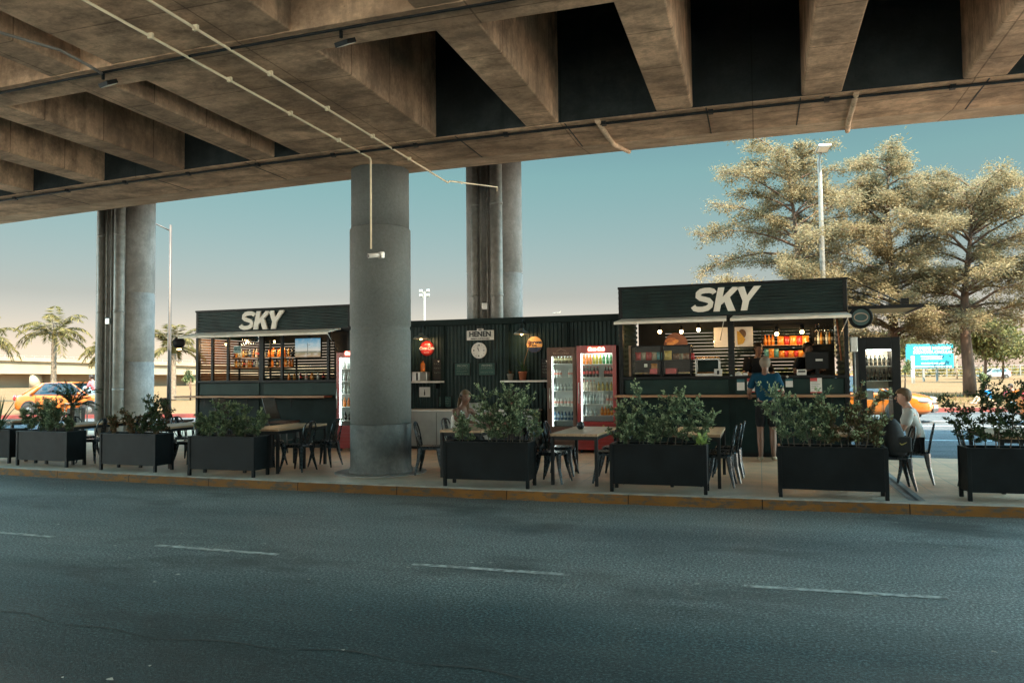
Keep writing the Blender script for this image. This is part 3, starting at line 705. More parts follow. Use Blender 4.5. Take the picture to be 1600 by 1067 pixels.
def chalk(x0, x1, z0, z1, lab, mat, title, lines, heart=False):
    t = thing('chalkboard', lab, 'chalkboard', ((x0 + x1) / 2, 15.165, (z0 + z1) / 2), 0, 'chalkboards on the middle wall'); w_, h = x1 - x0, z1 - z0
    MB().box(-w_ / 2 + .012, w_ / 2 - .012, -.012, -.002, -h / 2 + .012, h / 2 - .012).build('slate', mat, t)
    m = MB()
    for a, b_, c_, d in ((-w_ / 2, w_ / 2, h / 2 - .014, h / 2), (-w_ / 2, w_ / 2, -h / 2, -h / 2 + .014), (-w_ / 2, -w_ / 2 + .014, -h / 2 + .014, h / 2 - .014), (w_ / 2 - .014, w_ / 2, -h / 2 + .014, h / 2 - .014)): m.box(a, b_, -.022, 0, c_, d)
    m.build('frame', M_dark, t)
    if title: text(title, h * .24, M_chalk, t, (0, -.0135, h * .25), 0, .1, .001)
    m = MB()
    for q in range(lines):           # illegible handwriting
        z = h * (.06 if title else .25) - q * h * .62 / max(1, lines); x = -w_ * .36
        while x < w_ * .3:
            l = random.uniform(.02, .05); n_ = 6
            m.strip([(x + l * i / n_, z + random.uniform(-.010, .012)) for i in range(n_ + 1)], .0016, -.0145, -.0125); x += l + .014
    if lines: m.build('handwriting', M_chalk, t)
    if heart: m = MB(); m.prism([(0, -.02), (.02, .004), (.012, .016), (0, .008), (-.012, .016), (-.02, .004)], -.0145, -.0125); m.build('chalk_heart', M_cream, t, (0, 0, h * .36))
chalk(-6.16, -5.79, 1.50, 1.78, 'green chalkboard headed PROMO, below and to the left of the clock', M_board, 'PROMO', 3)
chalk(-5.62, -5.23, 1.50, 1.78, 'green chalkboard headed PROMO, below and to the right of the clock', M_board, 'PROMO', 2)
chalk(-6.66, -6.38, 1.42, 1.88, 'tall black chalkboard with a white heart, right of the orange bottle', M_board2, None, 3, True)
chalk(-6.53, -6.22, .84, 1.08, 'low green chalkboard behind the seated woman', M_board, None, 3)
chalk(-4.25, -4.0, 1.44, 1.84, 'black chalkboard with a heart beside the brown drinks fridge', M_board2, None, 4, True)
for x0, x1, lab in ((-7.35, -6.38, 'pale wall shelf carrying the steel dispenser, near the round pillar'), (-5.05, -4.0, 'pale wall shelf carrying the potted plants')):
    t = thing('wall_shelf', lab, 'shelf', ((x0 + x1) / 2, 15.16, 1.38), 0, 'pale wall shelves'); h = (x1 - x0) / 2
    MB().box(-h, h, -.26, .0, -.018, .018).build('board', M_white, t, bev=.004)
    for s_ in (-.7, .7): MB().prism([(-.01, -.14), (.01, -.14), (.01, -.018), (-.01, -.018)], -.16, 0).build('bracket', M_dark, t, (s_ * h, 0, 0))
t = thing('drinks_dispenser', 'steel box dispenser standing on the wall shelf by the pillar', 'dispenser', (-6.86, 15.04, 1.398))
MB().box(-.19, .16, -.09, .09, 0, .20).build('body', M_alu, t, bev=.01); MB().box(-.09, -.05, -.096, -.09, .02, .18).build('slot', M_dark, t); MB().box(.0, .14, -.095, -.09, .01, .19).build('side_panel', pm('dull_steel', (.22, .22, .2), .5, .6, .2, 8), t)
def bottle_mesh(name, prof, cols, mats):
    return MB().lathe(prof, 12, mats=cols).build(name, mats)
t = MB().lathe([(.045, 0), (.05, .02), (.05, .15), (.038, .18), (.022, .2), (.022, .235), (.03, .24), (.03, .255)], 16, mats=[0, 0, 0, 1, 1, 2, 2]).build('bottle', [pm('orange_drink', (.6, .16, .02), .3, 0, .1, 8), pm('orange_drink_dark', (.3, .08, .01), .4), M_dark], loc=(-6.83, 15.03, 1.60))
tag(t, 'orange bottle standing on top of the steel dispenser', 'bottle')
t = thing('poster', 'small white poster with a black bottle below the wall shelf', 'poster', (-6.85, 15.17, 1.165))
MB().box(-.125, .125, -.012, 0, -.105, .105).build('sheet', M_white, t)
MB().prism([(-.014, -.07), (.014, -.07), (.014, .0), (.006, .02), (.006, .055), (-.006, .055), (-.006, .02), (-.014, .0)], -.015, -.012).build('bottle_print', M_ink, t)
t = thing('low_cabinet', 'long low grey cabinet along the foot of the middle wall', 'cabinet', (-5.65, 14.85, 0))
M_cab = pm('cabinet_grey', (.30, .30, .28), .5, 0, .15, 4)
MB().box(-1.4, 1.4, -.22, .28, .06, .78).build('body', M_cab, t, bev=.006); MB().box(-1.42, 1.42, -.25, .30, .78, .81).build('top', M_white, t, bev=.004); MB().box(-1.36, 1.36, -.19, .25, 0, .06).build('plinth', M_dark, t)
for x in (-.7, 0, .7): MB().box(x - .004, x + .004, -.224, -.219, .08, .76).build('door_gap', M_dark, t)
t = MB().box(-.17, .17, -.15, .15, 0, .13).build('storage_box', M_cab, None, (-5.55, 14.85, .812), bev=.01); tag(t, 'grey lidded box on the low cabinet behind the big bush', 'box')
def blades(name, n, l, w_, mat, parent, spread=.9, up_=1., seed=1):
    rng = np.random.RandomState(seed); V = []; F = []
    for i in range(n):
        a = rng.uniform(0, 6.28); sp = rng.uniform(.25, spread); ll = l * rng.uniform(.7, 1.1); px = np.array([-math.sin(a), math.cos(a), 0]); k = 6; o = len(V)
        for j in range(k + 1):
            t_ = j / k; r_ = ll * sp * t_; z = ll * (up_ * t_ * (1 - .35 * sp) - .75 * sp * t_ * t_)
            c_ = np.array([math.cos(a) * r_, math.sin(a) * r_, z]); ww = w_ * (1 - t_ ** 2) * .5 + .001
            V += [c_ - px * ww, c_ + px * ww]
        F += [(o + 2 * j, o + 2 * j + 1, o + 2 * j + 3, o + 2 * j + 2) for j in range(k)]
    return npmesh(name, V, F, mat, parent)
M_spike = leafmat('spiky_leaf', (.035, .07, .035), (.06, .11, .05)); M_pot = pm('terracotta', (.36, .12, .06), .7, 0, .15, 8)
for x, s_, mat, lab, nb, ll in ((-4.87, .8, pm('grey_pot', (.2, .2, .18), .7), 'small grey pot of reddish leaves on the right wall shelf', 14, .16), (-4.60, 1.1, M_pot, 'terracotta pot of spiky leaves on the right wall shelf', 22, .42)):
    t = thing('potted_plant', lab, 'potted plant', (x, 15.02, 1.398), 0, 'potted plants on the wall shelf')
    MB().lathe([(.055 * s_, 0), (.078 * s_, .14 * s_), (.085 * s_, .14 * s_), (.085 * s_, .165 * s_), (.07 * s_, .165 * s_), (.06 * s_, .15 * s_)], 18).build('pot', mat, t)
    b = blades('foliage', nb, ll, .022, leafmat('reddish_leaf', (.14, .04, .03), (.10, .08, .03)) if s_ < 1 else M_spike, t, .95, 1.1, 3 if s_ < 1 else 5); b.location = (0, 0, .15 * s_)
    if s_ > 1:
        MB().tube([(0, 0, .15), (.05, -.02, .4), (.12, -.02, .62), (.16, -.02, .72)], .008, 6).build('flower_stem', pm('dry_stem', (.2, .12, .06), .7), t)
        leaves('flower', np.tile([[.16, -.02, .72]], (24, 1)) + np.random.randn(24, 3) * .018, np.tile([[.3, 0, .6]], (24, 1)), .05, .03, pm('dry_flower', (.45, .2, .12), .7), t)

# ------------------------------------------------------------------ fridges
M_liner = pm('fridge_liner', (.66, .70, .68), .4, 0, .05, 5)
M_strip = emit('fridge_led', (.86, 1.0, .96), 2.2)
def fridge(x0, x1, y, h, mat, label, shelves, gl, header, light=6., rz=0):
    w_ = x1 - x0; t = thing('drinks_fridge', label, 'fridge', ((x0 + x1) / 2, y, 0), rz, 'glass door drinks fridges'); hw = w_ / 2; d = .58
    g0, g1, z0, z1 = gl
    m = MB(); m.box(-hw, -hw + .035, .03, d, .06, h); m.box(hw - .035, hw, .03, d, .06, h); m.box(-hw + .035, hw - .035, .03, d, h - .05, h); m.box(-hw + .035, hw - .035, .03, d, .06, z0 - .03); m.box(-hw + .035, hw - .035, d - .03, d, z0 - .03, h - .05)
    m.build('body', mat, t, bev=.006)
    m = MB(); m.box(-hw + .037, hw - .037, d - .045, d - .032, z0 - .02, h - .07); m.box(-hw + .036, -hw + .045, .06, d - .045, z0 - .02, h - .07); m.box(hw - .045, hw - .036, .06, d - .045, z0 - .02, h - .07)
    m.build('liner', M_liner, t)
    m = MB(); m.box(-hw, g0, 0, .028, z0 - .05, h - .003); m.box(g1, hw, 0, .028, z0 - .05, h - .003); m.box(g0, g1, 0, .028, z0 - .05, z0); m.box(g0, g1, 0, .028, z1, h - .003)
    dr = m.build('door', mat, t, bev=.005)
    MB().box(g0 + .001, g1 - .001, .012, .018, z0 + .001, z1 - .001).build('pane', M_glass, dr)
    MB().tube([(g0 - .035, -.03, z0 + .35), (g0 - .035, -.03, z0 + .75)], .009, 8).build('handle', M_alu, dr)
    for z in shelves: MB().box(-hw + .05, hw - .05, .07, d - .05, z - .012, z).build('shelf', M_white, t)
    m = MB()
    for i in range(int((z1 - z0) / .03)): m.box(g0 + .008, g0 + .020, .03, .036, z0 + .01 + i * .03, z0 + .025 + i * .03)
    m.build('light_strip', M_strip, t)
    MB().box(-hw + .06, hw - .06, .06, .09, h - .085, h - .072).build('light_strip', M_strip, t)
    if z0 > .4:
        m = MB(); 
        for i in range(int((z0 - .2) / .07)): m.box(-hw + .05, hw - .05, .012, .03, .12 + i * .07, .16 + i * .07)
        m.build('grille', mat, t)
    for sx in (-1, 1): MB().box(sx * (hw - .06) - .02, sx * (hw - .06) + .02, .06, .1, 0, .06).build('foot', M_dark, t)
    lo = lamp((0, 0, 0), light, (.85, 1, .95), .08); lo.parent = t; lo.location = (0, .15, h - .16); lo.name = 'fridge_light'
    return t
SHB = [.62, .92, 1.22, 1.50, 1.76]
FR_R = fridge(-3.35, -2.58, 14.5, 2.06, M_red, 'red drinks fridge with a glowing header, full of coloured bottles', [.72, .94, 1.19, 1.45, 1.70], (-.31, .31, .60, 1.91), 1, FRW)
FR_B = fridge(-3.95, -3.37, 14.52, 2.04, M_brown, 'narrow brown drinks fridge beside the red one', [.62, .90, 1.19, 1.46, 1.72], (-.20, .22, .50, 1.86), 1, FRW * .8)
FR_L = fridge(-8.22, -7.50, 13.85, 2.01, M_red, 'red drinks fridge half hidden behind the round pillar', [.62, .90, 1.16, 1.42, 1.68], (-.30, .30, .52, 1.90), 1, FRW)
M_hot = emit('lit_header_red', (1.0, .10, .05), .22); M_hotw = emit('lit_header_white', (1, .80, .70), .35)
for f in (FR_R, FR_L):
    h = MB().box(-.16, .16, -.012, -.001, 1.935, 2.03).build('header', M_hot, f); text('Coca-Cola', .092, M_hotw, h, (0, -.014, 1.985), .003, .35, .003, wscale=.82)
text('PATAGONIA', .062, pm('header_tan', (.36, .22, .14), .5), FR_B, (.0, -.004, 1.915), .001, 0, .003, wscale=.92)
MB().strip([(-.09, 0), (-.03, .025), (.0, .035), (.04, .02), (.1, .0)], .004, -.003, 0).build('mountain_mark', MATS['header_tan'], FR_B, (0, -.004, 1.965))
MB().disc((0, -.006, 0), .03, 18, 0).build('badge', M_hot, FR_B, (.0, 0, .40)); MB().disc((0, -.006, 0), .022, 18, 0).build('badge', pm('badge_gold', (.5, .25, .08), .4), FR_R, (.12, .012, .52))

BT = {}
def proto(kind, body, lab_, cap, h=.205, r=.031):
    k = (kind, h)
    if k not in BT:
        mats = [pm('drink_' + kind, body, .12, 0, .1, 20, coat=.4), pm('label_' + kind, lab_, .5, 0, .1, 20), pm('cap_' + kind, cap, .4)]
        me = MB().lathe([(r * .9, 0), (r, h * .04), (r * .97, h * .28), (r * 1.0, h * .30), (r * 1.0, h * .56), (r * .95, h * .60), (r * .55, h * .80), (r * .40, h * .86), (r * .40, h * .93), (r * .46, h * .935), (r * .46, h)], 10, mats=[0, 0, 0, 1, 0, 0, 0, 0, 2, 2])
        o = me.build('bottle', mats); BT[k] = o; o['_p'] = 1; o.hide_render = True
    return BT[k]
def put(kind, loc, label, group, h=.205, cols=None, cat='bottle', name='bottle', sc=1.):
    o = proto(kind, *cols, h=h) if (kind, h) not in BT else BT[(kind, h)]
    c = o.copy(); c.hide_render = False; COL.objects.link(c); c.location = loc; c.name = name; c.rotation_euler = (0, 0, random.uniform(0, 6)); c.scale = (sc, sc, sc)
    if '_p' in c: del c['_p']
    tag(c, label, cat, group); return c
DR = {'amber': ((.55, .16, .02), (.6, .25, .06), (.5, .1, .02)), 'orange': ((.65, .20, .02), (.7, .2, .03), (.6, .2, .03)), 'lime': ((.40, .36, .04), (.42, .40, .06), (.3, .4, .05)), 'green': ((.04, .26, .09), (.12, .42, .18), (.05, .3, .1)),
      'cola': ((.012, .006, .004), (.42, .03, .02), (.4, .02, .02)), 'clear': ((.38, .43, .42), (.55, .6, .58), (.5, .55, .55)), 'beer': ((.07, .05, .02), (.5, .44, .25), (.4, .3, .1)), 'juice': ((.45, .36, .12), (.4, .35, .15), (.3, .25, .1)),
      'pale': ((.5, .46, .36), (.6, .56, .46), (.6, .05, .03)), 'dark': ((.012, .014, .012), (.10, .09, .07), (.02, .02, .02)), 'white': ((.6, .6, .56), (.62, .25, .2), (.6, .6, .55)), 'gold': ((.35, .14, .02), (.5, .34, .12), (.2, .1, .02)), 'blue': ((.03, .08, .16), (.3, .36, .4), (.1, .1, .12))}
def row(f, z, kinds, x0, x1, label, h=.205, y=.12, group=None):
    n = len(kinds); bx, by = f.location.x, f.location.y
    for i, k in enumerate(kinds):
        put(k, (bx + x0 + (x1 - x0) * (i + .5) / n, by + y + random.uniform(-.01, .01), z + .001), label, group or label.split(',')[0], h, DR[k])
row(FR_R, 1.70, ['amber', 'orange', 'orange'], -.30, -.105, 'orange drink bottle, left part of the red fridge\'s top shelf', .19)
row(FR_R, 1.70, ['lime'] * 3, -.105, .09, 'yellow drink bottle, middle of the red fridge\'s top shelf', .19)
row(FR_R, 1.70, ['green'] * 3, .09, .30, 'green drink bottle, right part of the red fridge\'s top shelf', .19)
row(FR_R, 1.45, ['cola'] * 5, -.30, .03, 'dark cola bottle, left of the gap on the red fridge\'s second shelf', .205)
row(FR_R, 1.45, ['cola'] * 3, .12, .30, 'dark cola bottle, right of the gap on the red fridge\'s second shelf', .205)
row(FR_R, 1.19, ['pale'] * 4, -.30, -.04, 'pale drink bottle with a red cap on the red fridge\'s third shelf', .20)
row(FR_R, 1.19, ['juice'] * 4, -.02, .30, 'yellow juice bottle on the red fridge\'s third shelf', .17)
row(FR_R, .94, ['clear'] * 7, -.30, .13, 'clear water bottle on the red fridge\'s fourth shelf', .205)
row(FR_R, .94, ['white'] * 2, .15, .30, 'white milk drink bottle on the red fridge\'s fourth shelf', .19)
row(FR_R, .72, ['clear'] * 3, -.26, -.02, 'clear bottle on the red fridge\'s bottom shelf', .15)
row(FR_R, .72, ['amber'] * 4, .04, .30, 'orange capped bottle on the red fridge\'s bottom shelf', .165)
row(FR_B, 1.72, ['beer'] * 7, -.20, .22, 'dark beer bottle with a cream label on the brown fridge\'s top shelf', .19)
row(FR_B, 1.46, ['white'] * 3, -.20, -.02, 'pale can, left side of the brown fridge\'s second shelf', .15)
row(FR_B, 1.46, ['white'] * 2, .10, .22, 'pale can, right side of the brown fridge\'s second shelf', .15)
row(FR_B, 1.19, ['clear'] * 6, -.20, .22, 'clear bottle on the brown fridge\'s third shelf', .15)
row(FR_B, .90, ['white'] * 6, -.20, .22, 'white bottle on the brown fridge\'s fourth shelf', .16)
row(FR_B, .62, ['blue'] * 6, -.20, .22, 'dark blue bottle on the brown fridge\'s bottom shelf', .17)
row(FR_L, 1.68, ['clear'] * 5, -.28, .16, 'clear bottle on the top shelf of the fridge behind the pillar', .18)
row(FR_L, 1.42, ['clear'] * 5, -.28, .16, 'clear bottle on the second shelf of the fridge behind the pillar', .19)
row(FR_L, 1.16, ['clear'] * 5, -.28, .16, 'clear bottle on the third shelf of the fridge behind the pillar', .19)
row(FR_L, .90, ['orange'] * 5, -.28, .16, 'orange drink bottle in the fridge behind the pillar', .19)
row(FR_L, .62, ['dark'] * 4, -.28, .16, 'dark bottle on the bottom shelf of the fridge behind the pillar', .18)
t = MB().box(-.09, .09, -.004, 0, -.07, .07).build('paper_notice', M_cab, None, (-7.74, 13.842, 1.44)); tag(t, 'grey notice stuck on the glass of the fridge behind the pillar', 'notice')

# black see-through display fridge at the right end
t = thing('display_fridge', 'tall black framed display fridge with a see-through door at the right end of the kiosk', 'fridge', (2.04, 15.0, 0))
m = MB(); m.box(-.34, -.22, 0, .5, .05, 2.11); m.box(.20, .34, 0, .5, .05, 2.11); m.box(-.22, .20, 0, .5, 1.90, 2.11); m.box(-.22, .20, 0, .5, .05, .55)
m.build('body', M_dark, t, bev=.006)
MB().box(-.219, .199, .01, .018, .551, 1.899).build('pane', M_glass, t); MB().box(-.219, .199, .47, .478, .551, 1.18).build('pane', M_glass, t)
MB().box(-.219, .199, .46, .47, 1.19, 1.899).build('back_panel', pm('warm_white_panel', (.62, .52, .40), .5), t)
for z in (1.60, 1.34): MB().box(-.219, .199, .05, .45, z - .012, z).build('shelf', M_white, t)
MB().box(-.219, .199, .05, .45, 1.0, 1.012).build('shelf', M_white, t)
m = MB(); m.box(-.21, .19, .04, .06, 1.875, 1.89); m.build('light_strip', M_strip, t)
lo = lamp((0, 0, 0), FRW * 2.2, (1, .88, .7), .06); lo.parent = t; lo.location = (0, .2, 1.82)
for z, h, lab in ((1.60, .20, 'dark bottle on the top shelf of the black display fridge'), (1.34, .21, 'dark bottle on the second shelf of the black display fridge')):
    for i in range(6): put('dark', (2.04 - .18 + i * .07, 15.2, z + .001), lab, lab, h, DR['dark'])
for x in (1.885, 2.12): tag(MB().box(-.06, .06, -.1, .1, 0, .14).build('carton', pm('carton_brown', (.1, .06, .04), .7) if x > 2 else M_cab, None, (x, 15.22, 1.013), bev=.004), 'brown carton low in the black display fridge' if x > 2 else 'grey carton low in the black display fridge', 'carton')
t = thing('vent_pipe', 'pale metal pipe standing between the kiosk and the black display fridge', 'pipe', (1.61, 14.86, 0))
MB().tube([(0, 0, 0), (0, 0, 1.85)], .026, 10).build('tube', M_galv, t); MB().box(-.06, .06, -.06, .06, 1.85, 2.12).build('cap_box', M_alu, t, bev=.01); MB().box(-.05, .05, -.05, .05, .0, .02).build('foot_plate', M_alu, t)
t = thing('round_sign', 'dark round sign with a pale oval under the canopy at the kiosk\'s right corner', 'sign', (1.66, 14.2, 2.42))
MB().lathe([(.19, -.05), (.19, .05), (.17, .055), (.165, .045), (0, .045)], 32).build('drum', M_dark, t).rotation_euler = (R(90), 0, 0)
MB().disc((0, -.055, 0), .14, 28, -.046, 1.0).build('face', pm('sign_teal', (.03, .07, .07), .5), t)
m = MB(); m.strip(arc(0, 0, .105, 0, 360, 28, .07), .008, -.06, -.054); m.build('ring', pm('sign_sand', (.35, .27, .2), .5), t)
MB().box(-.19, -.17, -.01, .2, -.02, .02).build('bracket', M_dark, t)
t = thing('spot_lamp', 'black round spot lamp on the left end of the bar kiosk\'s awning', 'lamp', (-12.28, 14.0, 2.30))
MB().lathe([(.12, -.05), (.13, .03), (.125, .05), (.0, .035)], 24).build('drum', M_dark, t).rotation_euler = (R(90), 0, R(25)); MB().tube([(0, .02, .1), (.06, .1, .16), (.15, .38, .16)], .012, 8).build('arm', M_dark, t); MB().box(-.03, .03, -.03, .03, -.16, -.11).build('bulb', M_bulb2, t)
# ------------------------------------------------------------------ inside the snack kiosk
def bulb_lamp(x, y, z, ztop, lab, e, lit=True, shade=False):
    t = thing('spot_lamp', lab, 'lamp', (x, y, z), 0, 'bulbs hanging in the snack kiosk')
    MB().tube([(0, 0, .05), (0, 0, ztop - z)], .006, 6).build('cord', M_dark, t)
    MB().lathe([(.018, .09), (.03, .05), (.034, .0), (.028, .0)] if not shade else [(.02, .12), (.045, .10), (.05, .0), (.044, .0)], 14).build('holder', M_dark, t)
    MB().lathe([(.012, .02), (.03, -.005), (.036, -.03), (.022, -.055), (.003, -.062)], 14).build('bulb', M_bulb if lit else pm('unlit_bulb', (.4, .36, .3), .3), t)
    if lit: lamp((x, y - .01, z - .10), e)
bulb_lamp(-1.86, 15.4, 2.36, 2.44, 'lit bare bulb, left of the three in the snack kiosk window', LAMPW)
bulb_lamp(-1.44, 15.4, 2.35, 2.44, 'lit bare bulb over the round topped burger sign', LAMPW)
bulb_lamp(-1.11, 15.4, 2.38, 2.44, 'lit bare bulb above the heated snack tray', LAMPW)
bulb_lamp(.34, 15.6, 2.27, 2.44, 'black pendant lamp over the snack bag shelves, left one', LAMPW * 1.2, True, True)
bulb_lamp(.80, 15.7, 2.30, 2.44, 'glowing pendant lamp over the right of the snack bag shelves', LAMPW * 2.2, True, True)
bulb_lamp(-.84, 16.3, 2.18, 2.44, 'small lit bulb deep in the kiosk beside the blank menu board', LAMPW * .4, True)
M_sb = pm('sign_burnt_brown', (.09, .03, .022), .6, 0, .3, 9); M_bread = pm('bread', (.36, .18, .07), .7, 0, .35, 20)
t = thing('menu_sign', 'round topped brown sign with a sandwich picture inside the snack kiosk', 'sign', (-1.62, 16.1, 1.88))
MB().prism([(-.24, 0), (.24, 0)] + arc(0, .22, .24, 0, 180, 16), -.02, 0).build('board', M_sb, t)
MB().prism(arc(0.02, .27, .13, 0, 360, 16, .05), -.026, -.02).build('sandwich_print', M_bread, t).rotation_euler = (0, R(-18), 0)
MB().prism(arc(-.03, .33, .11, 0, 360, 16, .045), -.028, -.02).build('sandwich_print', pm('filling', (.25, .10, .05), .7, 0, .4, 25), t).rotation_euler = (0, R(-14), 0)
for x0, x1, lab, pic in ((-.84, -.53, 'blank white menu board hanging in the snack kiosk', 0), (-.44, -.10, 'white menu board with a yellow wrap picture', 1)):
    t = thing('menu_board', lab, 'menu board', ((x0 + x1) / 2, 15.75, 2.21), 0, 'white menu boards'); h = (x1 - x0) / 2
    MB().box(-h, h, -.02, 0, -.195, .195).build('panel', M_white, t, bev=.003); MB().tube([(-h + .03, -.01, .19), (-h + .03, -.01, .24)], .004, 6).build('cord', M_dark, t); MB().tube([(h - .03, -.01, .19), (h - .03, -.01, .24)], .004, 6).build('cord', M_dark, t)
    if pic:
        MB().prism([(-.12, -.16), (-.02, -.14), (.03, -.05), (-.08, .10), (-.13, .12)], -.025, -.02).build('wrap_print', pm('wrap_yellow', (.62, .36, .04), .5, 0, .2, 15), t)
        MB().prism(arc(-.03, .06, .075, 0, 360, 14, .09), -.024, -.02).build('filling_print', pm('print_brown', (.16, .09, .045), .6, 0, .5, 40), t)
# display case with snacks
t = thing('display_case', 'two bay glass display case of packaged snacks in the kiosk window', 'display case', (-1.72, 14.75, 1.16))
fr = MB()
for x in (-.56, -.02, .02, .52):
    for y in (-.28, .24): fr.box(x - .012, x + .012, y - .012, y + .012, 0, .86)
for z in (.0, .86):
    for y in (-.28, .24): fr.box(-.548, .508, y - .010, y + .010, z - .012, z + .012)
    for x in (-.56, .52): fr.box(x - .010, x + .010, -.268, .228, z - .011, z + .011)
fr.build('frame', M_dark, t)
MB().box(-.545, .505, .225, .238, .0, .85).build('back_panel', M_dark, t)
for z in (.06, .34, .60): MB().box(-.545, .505, -.265, .225, z - .012, z).build('shelf', M_dark, t)
MB().box(-.545, -.035, -.286, -.282, .34, .85).build('pane', M_glass, t); MB().box(.035, .505, -.286, -.282, .34, .85).build('pane', M_glass, t)
MB().box(-.62, -.575, -.25, -.2, .3, .88).build('side_strip', pm('tan_strip', (.4, .25, .15), .5), t)
PK = [('packet_red', (.42, .03, .03)), ('packet_orange', (.55, .20, .03)), ('packet_yellow', (.55, .38, .08)), ('packet_cream', (.55, .48, .36)), ('packet_teal', (.05, .2, .22)), ('packet_brown', (.18, .08, .04))]
PKM = {n: pm(n, c, .3, .1, .3, 25, .1) for n, c in PK}
def bag(name, x, y, z, w_, h, d, col, lab, cat, group):
    """pillow shaped packet with crimped ends"""
    V = []; nx, nz = 6, 6
    for sgn in (-1, 1):
        for j in range(nz + 1):
            for i in range(nx + 1):
                u, v = i / nx * 2 - 1, j / nz * 2 - 1
                V.append((u * w_ / 2 * (1 - .06 * (1 - v * v)), sgn * d / 2 * max(0, (1 - u * u) * (1 - v ** 4)) ** .6 + random.uniform(-.002, .002), (v + 1) * h / 2))
    F = []; k = nx + 1; o = k * (nz + 1)
    for j in range(nz):
        for i in range(nx):
            q = (j * k + i, j * k + i + 1, (j + 1) * k + i + 1, (j + 1) * k + i); F += [q, tuple(o + a for a in reversed(q))]
    ob = MB().add(V, F, True).build(name, [PKM[col]], None, (x, y, z), random.uniform(-.2, .2)); return tag(ob, lab, cat, group)
def tray(name, x, y, z, w_, d, h, col, lab, cat, group):
    m = MB(); t_ = .006
    m.prismz([(-w_ / 2, -d / 2), (w_ / 2, -d / 2), (w_ / 2, d / 2), (-w_ / 2, d / 2)], 0, t_)
    for a, b_, c_, e in ((-w_ / 2, w_ / 2, -d / 2, -d / 2 + t_), (-w_ / 2, w_ / 2, d / 2 - t_, d / 2), (-w_ / 2, -w_ / 2 + t_, -d / 2 + t_, d / 2 - t_), (w_ / 2 - t_, w_ / 2, -d / 2 + t_, d / 2 - t_)): m.box(a, b_, c_, e, t_, h)
    o = m.build(name, PKM[col], None, (x, y, z)); return tag(o, lab, cat, group)
cols = [p[0] for p in PK]
for i in range(5): bag('snack_bag', -2.18 + i * .10, 14.62 + (i % 2) * .08, 1.761, .11, .15, .05, ['packet_red', 'packet_cream', 'packet_red', 'packet_cream', 'packet_teal'][i], 'red or cream snack bag on the top shelf of the display case, left bay', 'snack bag', 'bags in the display case left bay')
bag('snack_bag', -1.62, 14.6, 1.761, .14, .17, .05, 'packet_yellow', 'yellow and green snack bag at the left of the display case right bay', 'snack bag', None)
for i in range(4): bag('snack_bag', -1.47 + i * .09, 14.62 + (i % 2) * .08, 1.761, .12, .12, .06, ['packet_brown', 'packet_cream', 'packet_brown', 'packet_red'][i], 'dull brown snack bag piled on the top shelf of the right bay', 'snack bag', 'bags in the display case right bay')
tray('snack_box', -1.88, 14.6, 1.501, .14, .2, .10, 'packet_red', 'red open snack box on the middle shelf, left bay of the display case', 'snack box', None)
bag('snack_bag', -1.88, 14.6, 1.515, .12, .18, .06, 'packet_orange', 'orange packet standing in the red snack box', 'snack bag', None)
tray('snack_box', -1.56, 14.6, 1.501, .20, .2, .10, 'packet_red', 'red open snack box on the middle shelf, right bay of the display case', 'snack box', None)
tray('snack_box', -1.90, 14.6, 1.221, .20, .2, .09, 'packet_red', 'red snack box on the lowest shelf, left bay of the display case', 'snack box', None)
tray('snack_box', -1.56, 14.6, 1.221, .22, .2, .10, 'packet_red', 'red snack box on the lowest shelf, right bay of the display case', 'snack box', None)
def pastry(x, y, z, s_, col, lab, group):
    m = MB(); m.lathe([(.2 * s_, 0), (.5 * s_, .05 * s_), (.52 * s_, .22 * s_), (.36 * s_, .40 * s_), (.1 * s_, .46 * s_)], 10)
    m.v = [(a * 1.25, b, c) for a, b, c in m.v]; o = m.build('pastry', col, None, (x, y, z), random.uniform(0, 3)); return tag(o, lab, 'pastry', group)
M_past = pm('golden_pastry', (.42, .22, .06), .55, 0, .4, 30); M_past2 = pm('pale_pastry', (.5, .36, .2), .6, 0, .3, 30)
for i in range(9): pastry(-2.2 + i * .03 + (i % 3) * .01, 14.56 + (i % 3) * .09, 1.501, .07, M_past if i % 2 else M_past2, 'small golden pastry on the middle shelf, left bay of the display case', 'pastries in the left bay')
for i in range(8): pastry(-1.40 + i * .02, 14.56 + (i % 3) * .09, 1.501, .075, M_past2, 'pale pastry on the middle shelf, right bay of the display case', 'pastries in the right bay')
for i in range(6): pastry(-2.15 + i * .04, 14.56 + (i % 2) * .1, 1.221, .06, M_past, 'small golden pastry on the lowest shelf, left bay of the display case', 'pastries on the lowest shelf left bay')
for i in range(6): pastry(-1.40 + i * .03, 14.56 + (i % 2) * .1, 1.221, .06, M_past, 'small golden pastry on the lowest shelf, right bay of the display case', 'pastries on the lowest shelf right bay')
t = thing('price_card', 'small cream price card hung in the left bay of the display case', 'price card', (-2.02, 14.48, 1.66))
MB().box(-.03, .03, -.002, 0, -.03, .03).build('card', M_cream, t); MB().box(-.02, .02, -.004, -.002, -.008, -.002).build('print', M_ink, t)
t = thing('food_warmer', 'steel food warmer with golden pastries lit from above, right of the display case', 'food warmer', (-.92, 15.0, 1.45))
m = MB(); m.box(-.22, .22, -.2, .2, .0, .05); m.box(-.22, .22, -.2, .2, .30, .33); 
m.build('tray', M_alu, t, bev=.004); MB().box(-.20, .20, .16, .19, .05, .30).build('back', M_green2, t)
for x in (-.21, .21):
    for y in (-.19, .19): MB().box(x - .01, x + .01, y - .01, y + .01, .05, .30).build('leg', M_alu, t)
for i in range(14): pastry(-1.10 + (i % 7) * .06, 14.92 + (i // 7) * .14, 1.781, .06, M_past, 'golden pastry laid along the top of the food warmer', 'pastries on the food warmer')
